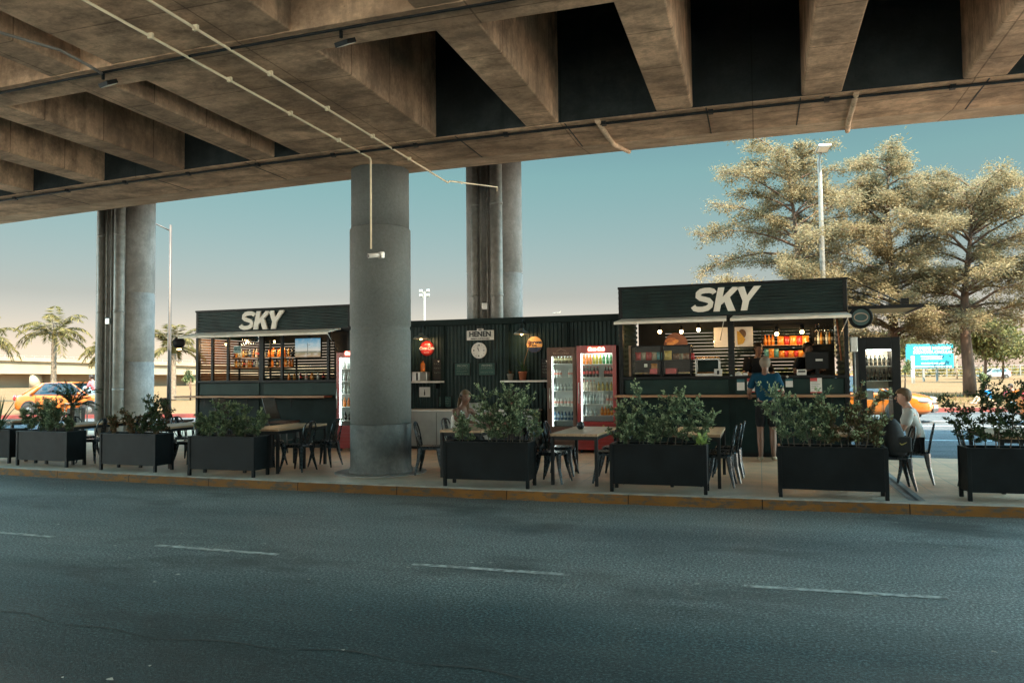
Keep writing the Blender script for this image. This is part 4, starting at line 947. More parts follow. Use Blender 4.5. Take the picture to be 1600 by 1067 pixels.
for i in range(7): pastry(-1.10 + (i % 7) * .045, 14.88, 1.501, .055, M_past, 'golden pastry on the food warmer\'s lower tray', 'pastries in the food warmer')
lamp((-1.0, 14.95, 1.95), LAMPW * .5)
t = thing('napkin_box', 'white box with a dark print beside the food warmer', 'box', (-.72, 14.7, 1.451))
MB().box(-.07, .07, -.06, .06, 0, .13).build('carton', M_white, t, bev=.004); MB().box(-.02, .02, -.063, -.06, .03, .10).build('print', M_ink, t)
# shelves of snack bags at the back, right half
M_shwood = wood('shelf_wood', (.20, .10, .05), (.32, .18, .09), .5, 0)
for z, lab in ((2.045, 'upper wooden shelf of snack bags in the kiosk'), (1.80, 'lower wooden shelf of snack bags in the kiosk')):
    t = MB().box(.08, 1.02, 15.98, 16.3, z - .014, z).build('shelf', M_shwood, bev=.003); tag(t, lab, 'shelf', 'snack shelves')
t = thing('shelving_unit', 'dark upright frame carrying the two snack shelves', 'shelving', (.55, 16.3, 1.45))
for x in (-.48, .48): MB().box(x - .012, x + .012, .0, .03, 0, .95).build('upright', M_dark, t)
MB().box(-.468, .468, .0, .02, .93, .95).build('rail', M_dark, t)
for i in range(3): put('amber', (.13 + i * .07, 16.05, 2.046), 'amber jar glowing at the left of the upper snack shelf', 'jars on the snack shelf', .20, DR['amber'], 'jar', 'jar')
for i in range(5): bag('snack_bag', .42 + i * .115, 16.05 + (i % 2) * .05, 2.046, .13, .17, .06, ['packet_orange', 'packet_red', 'packet_orange', 'packet_red', 'packet_orange'][i], 'orange or red snack bag on the upper snack shelf', 'snack bag', 'bags on the upper snack shelf')
for i in range(3): bag('snack_bag', .15 + i * .09, 16.05, 1.801, .10, .17, .05, ['packet_teal', 'packet_orange', 'packet_teal'][i], 'teal and orange snack bag at the left of the lower snack shelf', 'snack bag', 'teal bags on the lower snack shelf')
for i in range(6): bag('snack_bag', .43 + i * .09, 16.05 + (i % 2) * .05, 1.801, .11, .13, .06, ['packet_orange', 'packet_red'][i % 2], 'orange or red snack bag on the lower snack shelf', 'snack bag', 'orange bags on the lower snack shelf')
t = MB().box(1.04, 1.40, 16.0, 16.3, 2.03, 2.045).build('shelf', M_dark); tag(t, 'dark shelf of hanging glasses and bottles at the right of the snack kiosk', 'shelf')
for i in range(7): put(['dark', 'clear', 'gold'][i % 3], (1.07 + i * .05, 16.1, 2.046), 'bottle on the dark right hand shelf of the snack kiosk', 'bottles on the dark right shelf', .24, DR[['dark', 'clear', 'gold'][i % 3]])
def wineglass(x, y, z, lab, group):
    m = MB().lathe([(.03, 0), (.004, -.008), (.004, -.06), (.03, -.085), (.034, -.12), (.026, -.15)], 10).build('wine_glass', glass('drinking_glass', (.9, .92, .9), .6), None, (x, y, z)); return tag(m, lab, 'glass', group)
for i in range(6): wineglass(1.06 + i * .06, 15.9, 2.42, 'upturned wine glass hanging at the right of the snack kiosk', 'hanging glasses in the snack kiosk')
# till, monitor, papers
t = thing('till_monitor', 'black till monitor seen from behind on the snack kiosk sill', 'monitor', (1.0, 14.85, 1.45))
MB().box(-.20, .20, -.03, .03, .10, .42).build('screen', M_dark, t, bev=.008); MB().box(-.03, .03, -.01, .05, .02, .12).build('stand', M_dark, t); MB().box(-.1, .1, -.08, .08, 0, .02).build('foot', M_dark, t)
MB().box(-.03, .09, -.034, -.03, .25, .29).build('label', M_white, t)
t = thing('card_reader', 'small white card reader on the sill beside the till monitor', 'card reader', (.72, 14.6, 1.452)); MB().box(-.08, .08, -.04, .04, 0, .10).build('body', M_white, t, bev=.008); MB().box(-.06, .06, -.043, -.04, .05, .08).build('screen', M_ink, t)
def notice(x, z, w_, h, lab, kind):
    t = thing('paper_notice', lab, 'notice', (x, 14.398, z), 0, 'papers on the snack kiosk front')
    MB().box(-w_ / 2, w_ / 2, -.004, 0, -h / 2, h / 2).build('paper', M_white, t)
    if kind == 'red':
        MB().box(-w_ / 2, w_ / 2 * .2, -.006, -.004, h * .28, h / 2).build('red_band', M_signred, t)
        m = MB()
        for q in range(4): m.box(-w_ * .4, w_ * random.uniform(.1, .38), -.006, -.004, h * (.2 - q * .12), h * (.2 - q * .12) + .006)
        m.build('printed_lines', M_ink, t)
        MB().box(-w_ / 2, w_ / 2, -.006, -.004, -h / 2, -h * .42).build('red_foot', M_signred, t)
    elif kind == 'teal':
        MB().box(-w_ / 2, w_ / 2, -.006, -.004, h * .22, h / 2).build('teal_band', pm('teal_print', (.03, .13, .15), .5), t)
notice(-.32, 1.29, .13, .20, 'white notice with a teal head, left of the man in blue', 'teal'); notice(-.145, 1.28, .13, .25, 'red headed price list just left of the man in blue', 'red')
notice(.33, 1.28, .08, .22, 'narrow red price list just right of the man in blue', 'red'); notice(.50, 1.32, .12, .15, 'small white notice with a teal head, right of the man in blue', 'teal')
notice(.94, 1.27, .19, .26, 'wide red headed price list at the right of the kiosk front', 'red')
for x, z, lab, c_ in ((.34, 1.435, 'small round teal sticker on the kiosk sill edge', (.06, .16, .2)), (.47, 1.43, 'small square pale sticker on the kiosk sill edge', (.4, .36, .3)), (-.48, 1.44, 'small round pale sticker on the middle post of the snack kiosk', (.3, .42, .44))):
    tag(MB().disc((x, 14.352 if x > 0 else 14.388, z), .028, 20 if x != .47 else 4, 14.358 if x > 0 else 14.394).build('sticker', pm('sticker_%d' % int(c_[0] * 1000), c_, .5)), lab, 'sticker')
for i, (x, c_) in enumerate(((-.36, 'clear'), (-.25, 'white'))): tag(MB().lathe([(.09, 0), (.05, .05), (.012, .08)] if i == 0 else [(.05, 0), (.06, .04), (.02, .05)], 14).build('food_cover' if i == 0 else 'cup', M_white, None, (x, 14.6, 1.452)), 'white domed food cover on the kiosk sill left of the man in blue' if i == 0 else 'white cup on the kiosk sill left of the man in blue', 'food cover' if i == 0 else 'cup')
tag(MB().tube([(1.32, 14.6, 2.44), (1.35, 14.6, 2.1), (1.38, 14.6, 1.7)], .016, 8).build('strap', pm('leather_strap', (.30, .11, .05), .6)), 'brown leather strap hanging inside the right edge of the kiosk', 'strap')

# ------------------------------------------------------------------ inside the bar kiosk
for z, x0, x1, lab in ((2.0, -12.05, -11.18, 'upper left bottle shelf in the bar kiosk'), (1.76, -12.05, -11.18, 'lower left bottle shelf in the bar kiosk'), (2.0, -11.10, -10.40, 'upper right bottle shelf in the bar kiosk'), (1.76, -11.10, -10.40, 'lower right bottle shelf in the bar kiosk')):
    t = MB().box(x0, x1, 15.5, 15.72, z - .015, z).build('shelf', M_shwood, bev=.003); tag(t, lab, 'shelf', 'bottle shelves in the bar kiosk')
    n = int((x1 - x0) / .062)
    for i in range(n):
        k = random.choice(['gold', 'amber', 'gold', 'dark', 'clear', 'juice', 'beer', 'orange']) if x0 > -11.15 else random.choice(['gold', 'dark', 'cola', 'clear', 'beer', 'gold', 'blue', 'white'])
        put(k, (x0 + .03 + i * (x1 - x0 - .06) / max(1, n - 1), 15.6 + random.uniform(-.05, .03), z + .001), 'liquor bottle on the ' + lab, 'bottles on the ' + lab, .2, DR[k], sc=random.uniform(.85, 1.12))
t = thing('shelving_unit', 'dark upright frame carrying the bottle shelves of the bar kiosk', 'shelving', (-11.22, 15.75, 1.45))
for x in (-.80, .08, .80): MB().box(x - .015, x + .015, -.02, .02, 0, .95).build('upright', M_dark, t)
for i in range(6): wineglass(-11.6 + i * .07, 15.3, 2.42, 'wine glass hanging above the bar kiosk bottles', 'hanging glasses in the bar kiosk')
for i in range(9): put(['amber', 'gold', 'clear', 'cola', 'white'][i % 5], (-9.95 + i * .1, 14.75 + (i % 3) * .06, 1.452), 'small bottle standing along the bar kiosk sill', 'bottles on the bar sill', .15, DR[['amber', 'gold', 'clear', 'cola', 'white'][i % 5]])
t = thing('television', 'flat television showing a wind turbine in a field, hung in the bar kiosk', 'television', (-9.47, 14.75, 2.16))
MB().box(-.33, .33, 0, .05, -.215, .215).build('case', M_dark, t, bev=.005)
def screen_mat():
    m = bpy.data.materials.new('tv_picture'); nt, b, o = nodes(m); tc = nt.nodes.new('ShaderNodeTexCoord'); sp = nt.nodes.new('ShaderNodeSeparateXYZ'); nt.links.new(tc.outputs['Generated'], sp.inputs[0])
    c = ramp(nt, sp.outputs['Z'], [(0, (.34, .22, .12)), (.22, (.20, .17, .09)), (.30, (.10, .12, .10)), (.33, (.50, .46, .38)), (.62, (.26, .38, .42)), (1, (.05, .20, .32))])
    cl = ramp(nt, noise(nt, tc.outputs['Generated'], 4, 5), [(.5, (0, 0, 0)), (.7, (.5, .5, .5))])
    c = mix(nt, cl, c, (.55, .52, .46)); nt.links.new(c, b.inputs['Emission Color']); b.inputs['Emission Strength'].default_value = .085; b.inputs['Base Color'].default_value = rgb((.01, .01, .01)); return m
MB().box(-.32, .32, -.004, -.001, -.205, .205).build('screen', screen_mat(), t)
MB().box(-.006, .006, -.007, -.004, -.18, .06).build('turbine_image', pm('turbine_grey', (.25, .27, .27), .5), t)
m = MB(); m.prism([(-.05, .05), (.06, .065), (.06, .055)], -.007, -.004); m.prism([(-.008, .06), (.0, .14), (.006, .06)], -.007, -.004); m.build('turbine_image', MATS['turbine_grey'], t)
MB().box(-.03, .03, .03, .06, .2, .28).build('bracket', M_dark, t)
t = thing('small_sign', 'small teal and white sign hung in the bar kiosk window', 'sign', (-11.27, 14.7, 2.15), R(0))
MB().box(-.10, .10, -.01, 0, -.08, .08).build('board', pm('teal_white', (.45, .62, .58), .5, 0, .1, 6), t); MB().box(-.085, .085, -.013, -.01, .035, .065).build('band', pm('teal_print', (.03, .13, .15), .5), t); text('DELTA', .062, MATS['teal_print'], t, (0, -.012, -.005), .002); MB().box(-.08, .08, -.013, -.01, -.06, -.045).build('band', MATS['teal_print'], t)
lamp((-11.75, 14.9, 2.25), LAMPW * 2.0); lamp((-10.75, 15.35, 2.32), LAMPW * 2.6); lamp((-11.5, 15.35, 2.36), LAMPW * 1.4)
for x, y, z, lab in ((-11.75, 14.9, 2.31, 'small lit bulb behind the left slats of the bar kiosk'), (-10.75, 15.35, 2.37, 'small lit bulb over the right bottle shelves of the bar kiosk'), (-11.5, 15.35, 2.40, 'small lit bulb over the left bottle shelves of the bar kiosk')):
    t = thing('spot_lamp', lab, 'lamp', (x, y, z), 0, 'bulbs in the bar kiosk'); MB().lathe([(.012, .05), (.02, .02), (.02, 0)], 10).build('holder', M_dark, t); MB().lathe([(.012, 0), (.022, -.02), (.003, -.045)], 10).build('bulb', M_bulb2, t)

# ------------------------------------------------------------------ tables, chairs
def make_table(w_, d, label, loc):
    t = thing('cafe_table', label, 'table', loc, 0, 'wooden topped tables'); H_ = .70
    for i in range(3):
        x = -w_ / 2 + i * w_ / 3; MB().box(x + .001, x + w_ / 3 - .001, -d / 2, d / 2, H_ - .035, H_).build('top_board', M_wood, t, bev=.003)
    m = MB(); a, b_ = w_ / 2 - .03, d / 2 - .03
    for y in (-b_, b_): m.box(-a, a, y - .012, y + .012, H_ - .085, H_ - .036)
    for x in (-a, a): m.box(x - .012, x + .012, -b_ + .012, b_ - .012, H_ - .085, H_ - .036)
    m.build('apron', M_dark, t)
    for sx in (-1, 1):
        for sy in (-1, 1): MB().box(sx * (a + .005) - .022, sx * (a + .005) + .022, sy * (b_ + .005) - .022, sy * (b_ + .005) + .022, 0, H_ - .037).build('leg', M_dark, t, bev=.003)
    return t
make_table(.66, .70, 'near one of two small tables pushed together beside the third planter from the left', (-7.52, 10.72, 0)); make_table(.66, .70, 'far one of two small tables pushed together near the round pillar', (-7.52, 11.45, 0))
make_table(.66, 1.5, 'long table with the black bowl in front of the drinks fridges', (-2.42, 10.98, 0))
make_table(.66, 1.5, 'long table where the woman works on her laptop', (-4.22, 11.35, 0))
make_table(.66, 1.5, 'long table facing the kiosk counter, half behind the bush, near the man in blue', (-.83, 11.15, 0))
make_table(.66, 1.5, 'long table behind the planter nearest the seated man with the backpack', (1.02, 11.5, 0))
make_table(.66, 1.5, 'long table between the second and third planters from the left', (-9.75, 11.3, 0))
make_table(.66, 1.5, 'long table between the leftmost two full planters, near the far left pier', (-11.95, 11.4, 0))
make_table(.66, 1.5, 'long table at the far left beside the spiky grass planter', (-14.5, 12.3, 0))
make_table(.66, 1.5, 'long table at the far right edge, behind the last planter', (3.1, 11.5, 0))

def make_chair():
    t = thing('metal_chair', 'chair', 'chair', (0, 0, 0), 0, 'black metal cafe chairs'); zs = .43
    sp = [(.17, .13), (.13, .17), (-.13, .165), (-.165, .13), (-.165, -.13), (-.13, -.165), (.13, -.17), (.17, -.13)]
    m = MB(); m.prismz([(x * 1.06, y * 1.06) for x, y in sp], zs - .016, zs); m.prismz(sp, zs - .05, zs - .017); m.build('seat', M_chair, t, bev=.008)
    for sx in (-1, 1):
        for sy in (-1, 1):
            a = Vector((sx * .145, sy * .145, zs - .03)); c = Vector((sx * .165, sy * .165, .22)); e = Vector((sx * .215, sy * .205, 0))
            MB().tube([a, c, e], .03, 6, True, False, [.042, .028, .014]).build('leg', M_chair, t)
    hoop = [(-.165, .165, zs - .02), (-.20, .168, .60), (-.225, .155, .71), (-.24, .11, .775), (-.246, .05, .795), (-.246, -.05, .795), (-.24, -.11, .775), (-.225, -.155, .71), (-.20, -.168, .60), (-.165, -.165, zs - .02)]
    MB().tube(hoop, .012, 8).build('back_hoop', M_chair, t)
    m = MB(); V = []
    for z, x in ((zs - .01, -.160), (.55, -.185), (.68, -.215), (.79, -.243)): V += [(x, -.05, z), (x, .05, z), (x - .006, -.05, z), (x - .006, .05, z)]
    F = []
    for i in range(3): a = 4 * i; F += [(a, a + 4, a + 5, a + 1), (a + 2, a + 3, a + 7, a + 6), (a, a + 2, a + 6, a + 4), (a + 1, a + 5, a + 7, a + 3)]
    m.add(V, F); m.build('back_splat', M_chair, t)
    for s_ in (-1, 1): MB().tube([(-.205, s_ * .166, .62), (-.19, s_ * .12, .53), (-.165, s_ * .06, zs)], .007, 6).build('back_brace', M_chair, t)
    return t
CH = make_chair(); first = [True]
def chair(x, y, rz, label):
    if first[0]: first[0] = False; CH.location = (x, y, 0); CH.rotation_euler = (0, 0, R(rz)); CH['label'] = label; return CH
    return dup(CH, (x, y, 0), R(rz), label)
chair(-7.12, 10.82, 178, 'black metal chair at the near small table beside the third planter'); chair(-7.05, 11.52, 183, 'black metal chair at the far small table, closest to the round pillar')
chair(-8.0, 11.30, 4, 'black metal chair with its arched back showing over the third planter\'s bush end'); chair(-4.86, 10.98, 14, 'empty black metal chair between the round pillar and the bush')
chair(-4.76, 11.86, -4, 'black metal chair the laptop woman sits on'); chair(-3.66, 11.75, 176, 'black metal chair hidden behind the big bush, under the dark haired person')
chair(-2.80, 10.52, -6, 'black metal chair at the near left side of the bowl table'); chair(-2.86, 11.3, 3, 'black metal chair at the far left side of the bowl table'); chair(-2.02, 10.72, 184, 'black metal chair at the near right side of the bowl table'); chair(-2.06, 11.42, 176, 'black metal chair at the far right side of the bowl table')
chair(-.55, 10.72, 178, 'nearest of the three black chairs lined up by the table near the man in blue'); chair(-.50, 11.15, 183, 'middle of the three black chairs lined up near the man in blue'); chair(-.46, 11.72, 179, 'farthest of the three black chairs lined up near the man in blue')
chair(1.62, 10.95, 182, 'black metal chair with the black backpack on it'); chair(1.98, 11.62, 170, 'black metal chair the man at the right sits on')
chair(2.64, 11.15, -3, 'black metal chair with its back to the seated man, beside the last planter')
chair(-9.36, 10.95, 182, 'black metal chair just left of the third planter\'s bush'); chair(-9.32, 11.75, 176, 'black metal chair behind the one left of the third planter'); chair(-10.15, 11.8, 2, 'black metal chair with only its arch showing behind the dry bush')
chair(-11.55, 11.05, 181, 'black metal chair facing the table between the two left planters, wide splat towards the road'); chair(-11.5, 11.8, 178, 'black metal chair farther along the table between the two left planters'); chair(-12.35, 11.55, 0, 'black metal chair on the taxi side of the table between the two left planters')
chair(-13.5, 11.5, 190, 'black metal chair between the spiky grass planter and the next planter'); chair(-13.9, 12.4, 182, 'black metal chair at the far left table, its back loop above the tabletop')
t = thing('sugar_bowl', 'small round black bowl on the table in front of the drinks fridges', 'bowl', (-2.52, 11.1, .701)); MB().lathe([(.03, 0), (.05, .02), (.062, .06), (.05, .088), (.054, .095), (.046, .095)], 20).build('body', M_chair, t); MB().lathe([(.05, .097), (.02, .108), (.008, .12)], 16).build('lid', M_dark, t)

# woven lounge chairs by the bar counter
M_rat = pm('dark_weave', (.05, .042, .032), .7, 0, .5, 60, .3); M_ratf = pm('weave_frame', (.045, .04, .036), .5, 0, .2, 8)
def make_lounge():
    t = thing('woven_chair', 'woven', 'chair', (0, 0, 0), 0, 'dark woven chairs at the bar counter')
    m = MB()
    for i in range(22):
        y = -.25 + i * .0238; m.tube([(-.19, y, .66), (-.30, y, 1.08)], .007, 5)
    m.build('woven_back', M_rat, t)
    MB().tube([(-.16, -.27, .60), (-.31, -.24, 1.09), (-.31, .24, 1.09), (-.16, .27, .60)], .013, 8).build('back_frame', M_ratf, t)
    MB().prismz([(-.19, -.26), (.26, -.29), (.26, .29), (-.19, .26)], .585, .625).build('seat', pm('seat_leather', (.08, .035, .025), .5, 0, .3, 8), t, bev=.012)
    for sx in (-1, 1):
        for sy in (-1, 1): MB().tube([(sx * .18 + .03, sy * .25, .59), (sx * .23 + .03, sy * .28, 0)], .013, 8).build('leg', M_ratf, t)
    MB().tube([(.24, -.27, .25), (.24, .27, .25)], .009, 6).build('foot_rail', M_ratf, t)
    return t
L0 = make_lounge(); L0.location = (-9.3, 13.55, 0); L0.rotation_euler = (0, 0, R(8)); L0['label'] = 'dark woven high chair at the middle of the bar counter, seat towards the fridge'
dup(L0, (-11.85, 13.5, 0), R(28), 'dark woven high chair at the left corner of the bar kiosk'); dup(L0, (-10.55, 13.6, 0), R(12), 'dark woven high chair mostly hidden by the third planter\'s bush')

# ------------------------------------------------------------------ planters
def make_planter(nm='planter'):
    t = thing('planter', nm, 'planter', (0, 0, 0), 0, 'black metal planter boxes on legs'); L_, D_ = .60, .19
    m = MB(); z0, z1 = .10, .60
    m.box(-L_, L_, -D_, -D_ + .02, z0, z1); m.box(-L_, L_, D_ - .02, D_, z0, z1); m.box(-L_, -L_ + .02, -D_ + .02, D_ - .02, z0, z1); m.box(L_ - .02, L_, -D_ + .02, D_ - .02, z0, z1); m.box(-L_ + .02, L_ - .02, -D_ + .02, D_ - .02, z0, z0 + .02)
    m.build('box', M_planter, t, bev=.005)
    m = MB(); m.box(-L_ - .006, L_ + .006, -D_ - .006, -D_ + .03, z1, z1 + .012); m.box(-L_ - .006, L_ + .006, D_ - .03, D_ + .006, z1, z1 + .012); m.box(-L_ - .006, -L_ + .03, -D_ + .03, D_ - .03, z1, z1 + .012); m.box(L_ - .03, L_ + .006, -D_ + .03, D_ - .03, z1, z1 + .012)
    m.build('rim', M_dark, t, bev=.004)
    m = MB(); m.box(-L_ + .021, L_ - .021, -D_ + .021, D_ - .021, .12, .56); m.build('soil', M_soil, t)
    for sx in (-1, 1):
        for sy in (-1, 1): MB().box(sx * (L_ - .014) - .022, sx * (L_ - .014) + .022, sy * (D_ - .014) - .022, sy * (D_ - .014) + .022, 0, .605).build('leg', M_planter, t, bev=.003)
    return t
P0 = make_planter()
PL = [(-13.62, 10.72, 3, 'black planter of spiky grass cut by the left edge'), (-11.98, 10.52, -2, 'black planter with the leafy bush and the small cycad'), (-9.90, 10.32, -3, 'black planter with the sparse dry brown bush'), (-7.90, 10.1, 0, 'black planter with the low dense bush, left of the round pillar'),
      (-3.54, 9.97, 1, 'black planter with the tall glossy bush in front of the woman'), (-1.25, 10.03, 0, 'black planter with the wide bush in front of the snack display'), (.80, 10.08, 0, 'black planter with a half brown bush, between the man in blue and the backpack'), (2.86, 10.3, 2, 'black planter with the dark silhouetted bush at the right edge')]
for i, (x, y, rz, lab) in enumerate(PL):
    if i == 0: P0.location = (x, y, 0); P0.rotation_euler = (0, 0, R(rz)); P0['label'] = lab
    else: dup(P0, (x, y, 0), R(rz), lab)
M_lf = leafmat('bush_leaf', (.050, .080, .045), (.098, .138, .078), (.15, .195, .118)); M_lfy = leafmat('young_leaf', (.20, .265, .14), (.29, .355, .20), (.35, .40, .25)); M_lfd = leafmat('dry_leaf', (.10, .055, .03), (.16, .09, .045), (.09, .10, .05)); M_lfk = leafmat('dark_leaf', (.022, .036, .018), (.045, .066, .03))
M_twig = pm('twig', (.06, .045, .03), .8, 0, .3, 20)
def shrub(x, y, w_, h, n, label, seed, nl=42, size=.040, mats=None, d=.14, lean=.35, dens=1.0, z0=.555):
    rng = np.random.RandomState(seed); rnd = random.Random(seed)
    t = thing('shrub', label, 'shrub', (x, y, z0), 0, 'shrubs growing in the planters'); m = MB(); C = []; D = []; MI = []; LL = []
    mats = mats or [M_lf, M_lfy]
    for i in range(n):
        bx = (i + .5) / n * w_ - w_ / 2 + rnd.uniform(-.04, .04); by = rnd.uniform(-d, d)
        hh = h * rnd.choice((rnd.uniform(.5, .85), rnd.uniform(.8, 1.08))) * (1 - .25 * abs(bx / (w_ / 2 + 1e-6)) ** 2)
        dx = rnd.uniform(-1, 1) * lean * hh + bx * .25; dy = rnd.uniform(-1, 1) * lean * .7 * hh
        pts = [Vector((bx + dx * (q / 5) ** 1.4 + rnd.uniform(-.012, .012), by + dy * (q / 5) ** 1.4 + rnd.uniform(-.012, .012), hh * q / 5)) for q in range(6)]
        m.tube(pts, .006, 5, False, True, [.007, .006, .005, .004, .003, .002])
        br = [(pts, .25)]
        for q in range(1, 5):
            for s_ in range(3):
                a = rnd.uniform(0, 6.28); l = hh * rnd.uniform(.14, .30); p = pts[q]
                e = p + Vector((math.cos(a) * l, math.sin(a) * l * .8, l * rnd.uniform(.25, .95)))
                bp = [p, p.lerp(e, .5) + Vector((0, 0, -.01)), e]; m.tube(bp, .003, 4, False, True, [.004, .003, .0015]); br.append((bp, 0))
        for bp, st in br:
            k = int(nl * dens * (2.2 if st else 1)); P_ = np.array([list(p) for p in bp])
            u = rng.uniform(st, 1, k) ** .8 * (len(bp) - 1); i0 = np.minimum(u.astype(int), len(bp) - 2); f = (u - i0)[:, None]
            c = P_[i0] * (1 - f) + P_[i0 + 1] * f + rng.randn(k, 3) * .010; dirs = unit(P_[-1] - P_[0])[None] * .7 + unit(rng.randn(k, 3)) * 1.0 + np.array([[0, 0, .25]])
            C.append(c); D.append(dirs); LL.append(np.full(k, size)); MI.append(((u / (len(bp) - 1)) > .80).astype(int) * (rng.rand(k) < .75))
    m.build('stems', M_twig, t)
    C = np.concatenate(C); leaves('foliage', C, np.concatenate(D), np.concatenate(LL), np.concatenate(LL) * .55, mats, t, np.concatenate(MI), .25)
    return t
shrub(-12.1, 10.55, .98, .66, 12, 'leafy green bush in the planter nearest the taxi', 11, mats=[M_lf, M_lfy], dens=.95)
shrub(-9.95, 10.35, 1.05, .58, 9, 'sparse brown and dark bush in the planter by the far left pier', 12, dens=.5, mats=[M_lfd, M_lfk])
shrub(-9.55, 10.32, .45, .80, 5, 'taller dark sprigs at the right end of the sparse planter', 22, dens=.7, mats=[M_lfk, M_lfk])
shrub(-7.92, 10.12, 1.12, .56, 13, 'dense low olive bush in front of the bar kiosk', 13, mats=[M_lf, leafmat('olive_leaf', (.12, .165, .08), (.19, .23, .115))], dens=.9)
shrub(-3.93, 9.98, .14, .50, 3, 'thin pale sprig of a bush right in front of the woman', 14, mats=[M_lf, M_lfy], dens=.7)
shrub(-3.27, 10.0, .62, .88, 10, 'tall glossy green bush hiding the dark haired person', 15, mats=[M_lf, M_lfy], lean=.22, dens=.95)
shrub(-1.25, 10.05, 1.14, .82, 14, 'wide green bush in front of the snack display', 16, mats=[M_lf, M_lfy], dens=.9)
shrub(.50, 10.1, .55, .84, 8, 'green bush overlapping the man in blue', 17, mats=[M_lf, M_lfy], dens=.9)
shrub(1.10, 10.1, .58, .72, 8, 'reddish brown bush beside the black backpack', 18, mats=[leafmat('mixed_leaf', (.05, .07, .03), (.10, .08, .04), (.16, .10, .06)), M_lfy], dens=.9)
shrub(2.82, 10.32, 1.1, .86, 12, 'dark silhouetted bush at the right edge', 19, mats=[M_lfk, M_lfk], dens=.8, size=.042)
t = thing('cycad', 'small dark palm like cycad standing up from the leafy planter near the taxi', 'cycad', (-11.66, 10.66, .56))
MB().lathe([(.035, 0), (.04, .1), (.035, .5), (.03, .52)], 12).build('trunk', M_twig, t)
def fronds(name, n, L_, base, mat, parent, seed, up=(.2, 1.2), droop=1.2, lw=.02, ll=.16, nl=26, hang=0.):
    rng = np.random.RandomState(seed); rach = MB(); C = []; D = []; LN = []
    for i in range(n):
        a = i * 2.4 + rng.uniform(-.3, .3); e = rng.uniform(*up); l = L_ * rng.uniform(.8, 1.1); p = np.array(base, float); v = np.array([math.cos(a) * math.cos(e), math.sin(a) * math.cos(e), math.sin(e)]); pts = [p.copy()]
        for q in range(10):
            p = p + v * l / 10; v = v + np.array([0, 0, -droop * .1 * (q / 5 + .3)]); v /= np.linalg.norm(v); pts.append(p.copy())
        rach.tube([Vector(x) for x in pts], lw, 4, False, True, [lw * (1 - .08 * q) for q in range(11)])
        side = np.array([-math.sin(a), math.cos(a), 0])
        for j in range(nl):
            u = (.12 + .88 * j / nl) * 10; k = min(int(u), 9); f = u - k; c = pts[k] * (1 - f) + pts[k + 1] * f; dv = unit(pts[k + 1] - pts[k])
            for s_ in (-1, 1):
                C.append(c); D.append(side * s_ * .9 + dv * .75 + np.array([0, 0, .25 - hang])); LN.append(ll * (1 - abs(u / 10 - .45) ** 2 * 1.6))
    rach.build('frond_ribs', M_twig, parent); LN = np.array(LN)
    return leaves(name, np.array(C), np.array(D), LN, np.maximum(LN * .11, lw * .6), mat, parent, None, .12)
fronds('foliage', 18, .52, (0, 0, .5), leafmat('cycad_leaf', (.012, .03, .016), (.03, .06, .028)), t, 4, (.0, 1.3), 1.0, .006, .12, 30)
t = thing('grass_plant', 'arching spiky grass in the planter at the left edge', 'plant', (-13.35, 10.6, .56)); blades('foliage', 70, .95, .026, leafmat('arching_blade', (.05, .08, .045), (.10, .14, .08), (.16, .19, .12)), t, 1.0, 1.05, 9)
t = thing('sprout', 'pale broad leaved sprout at the right end of the snack display planter', 'plant', (-.76, 9.92, .56)); leaves('foliage', np.random.randn(14, 3) * .03 + np.array([[0, 0, .08]]), np.random.randn(14, 3) + np.array([[0, -.3, .6]]), .14, .07, leafmat('lime_leaf', (.16, .24, .06), (.22, .30, .09)), t); MB().tube([(0, 0, 0), (.01, 0, .1)], .005, 5).build('stems', M_twig, t)
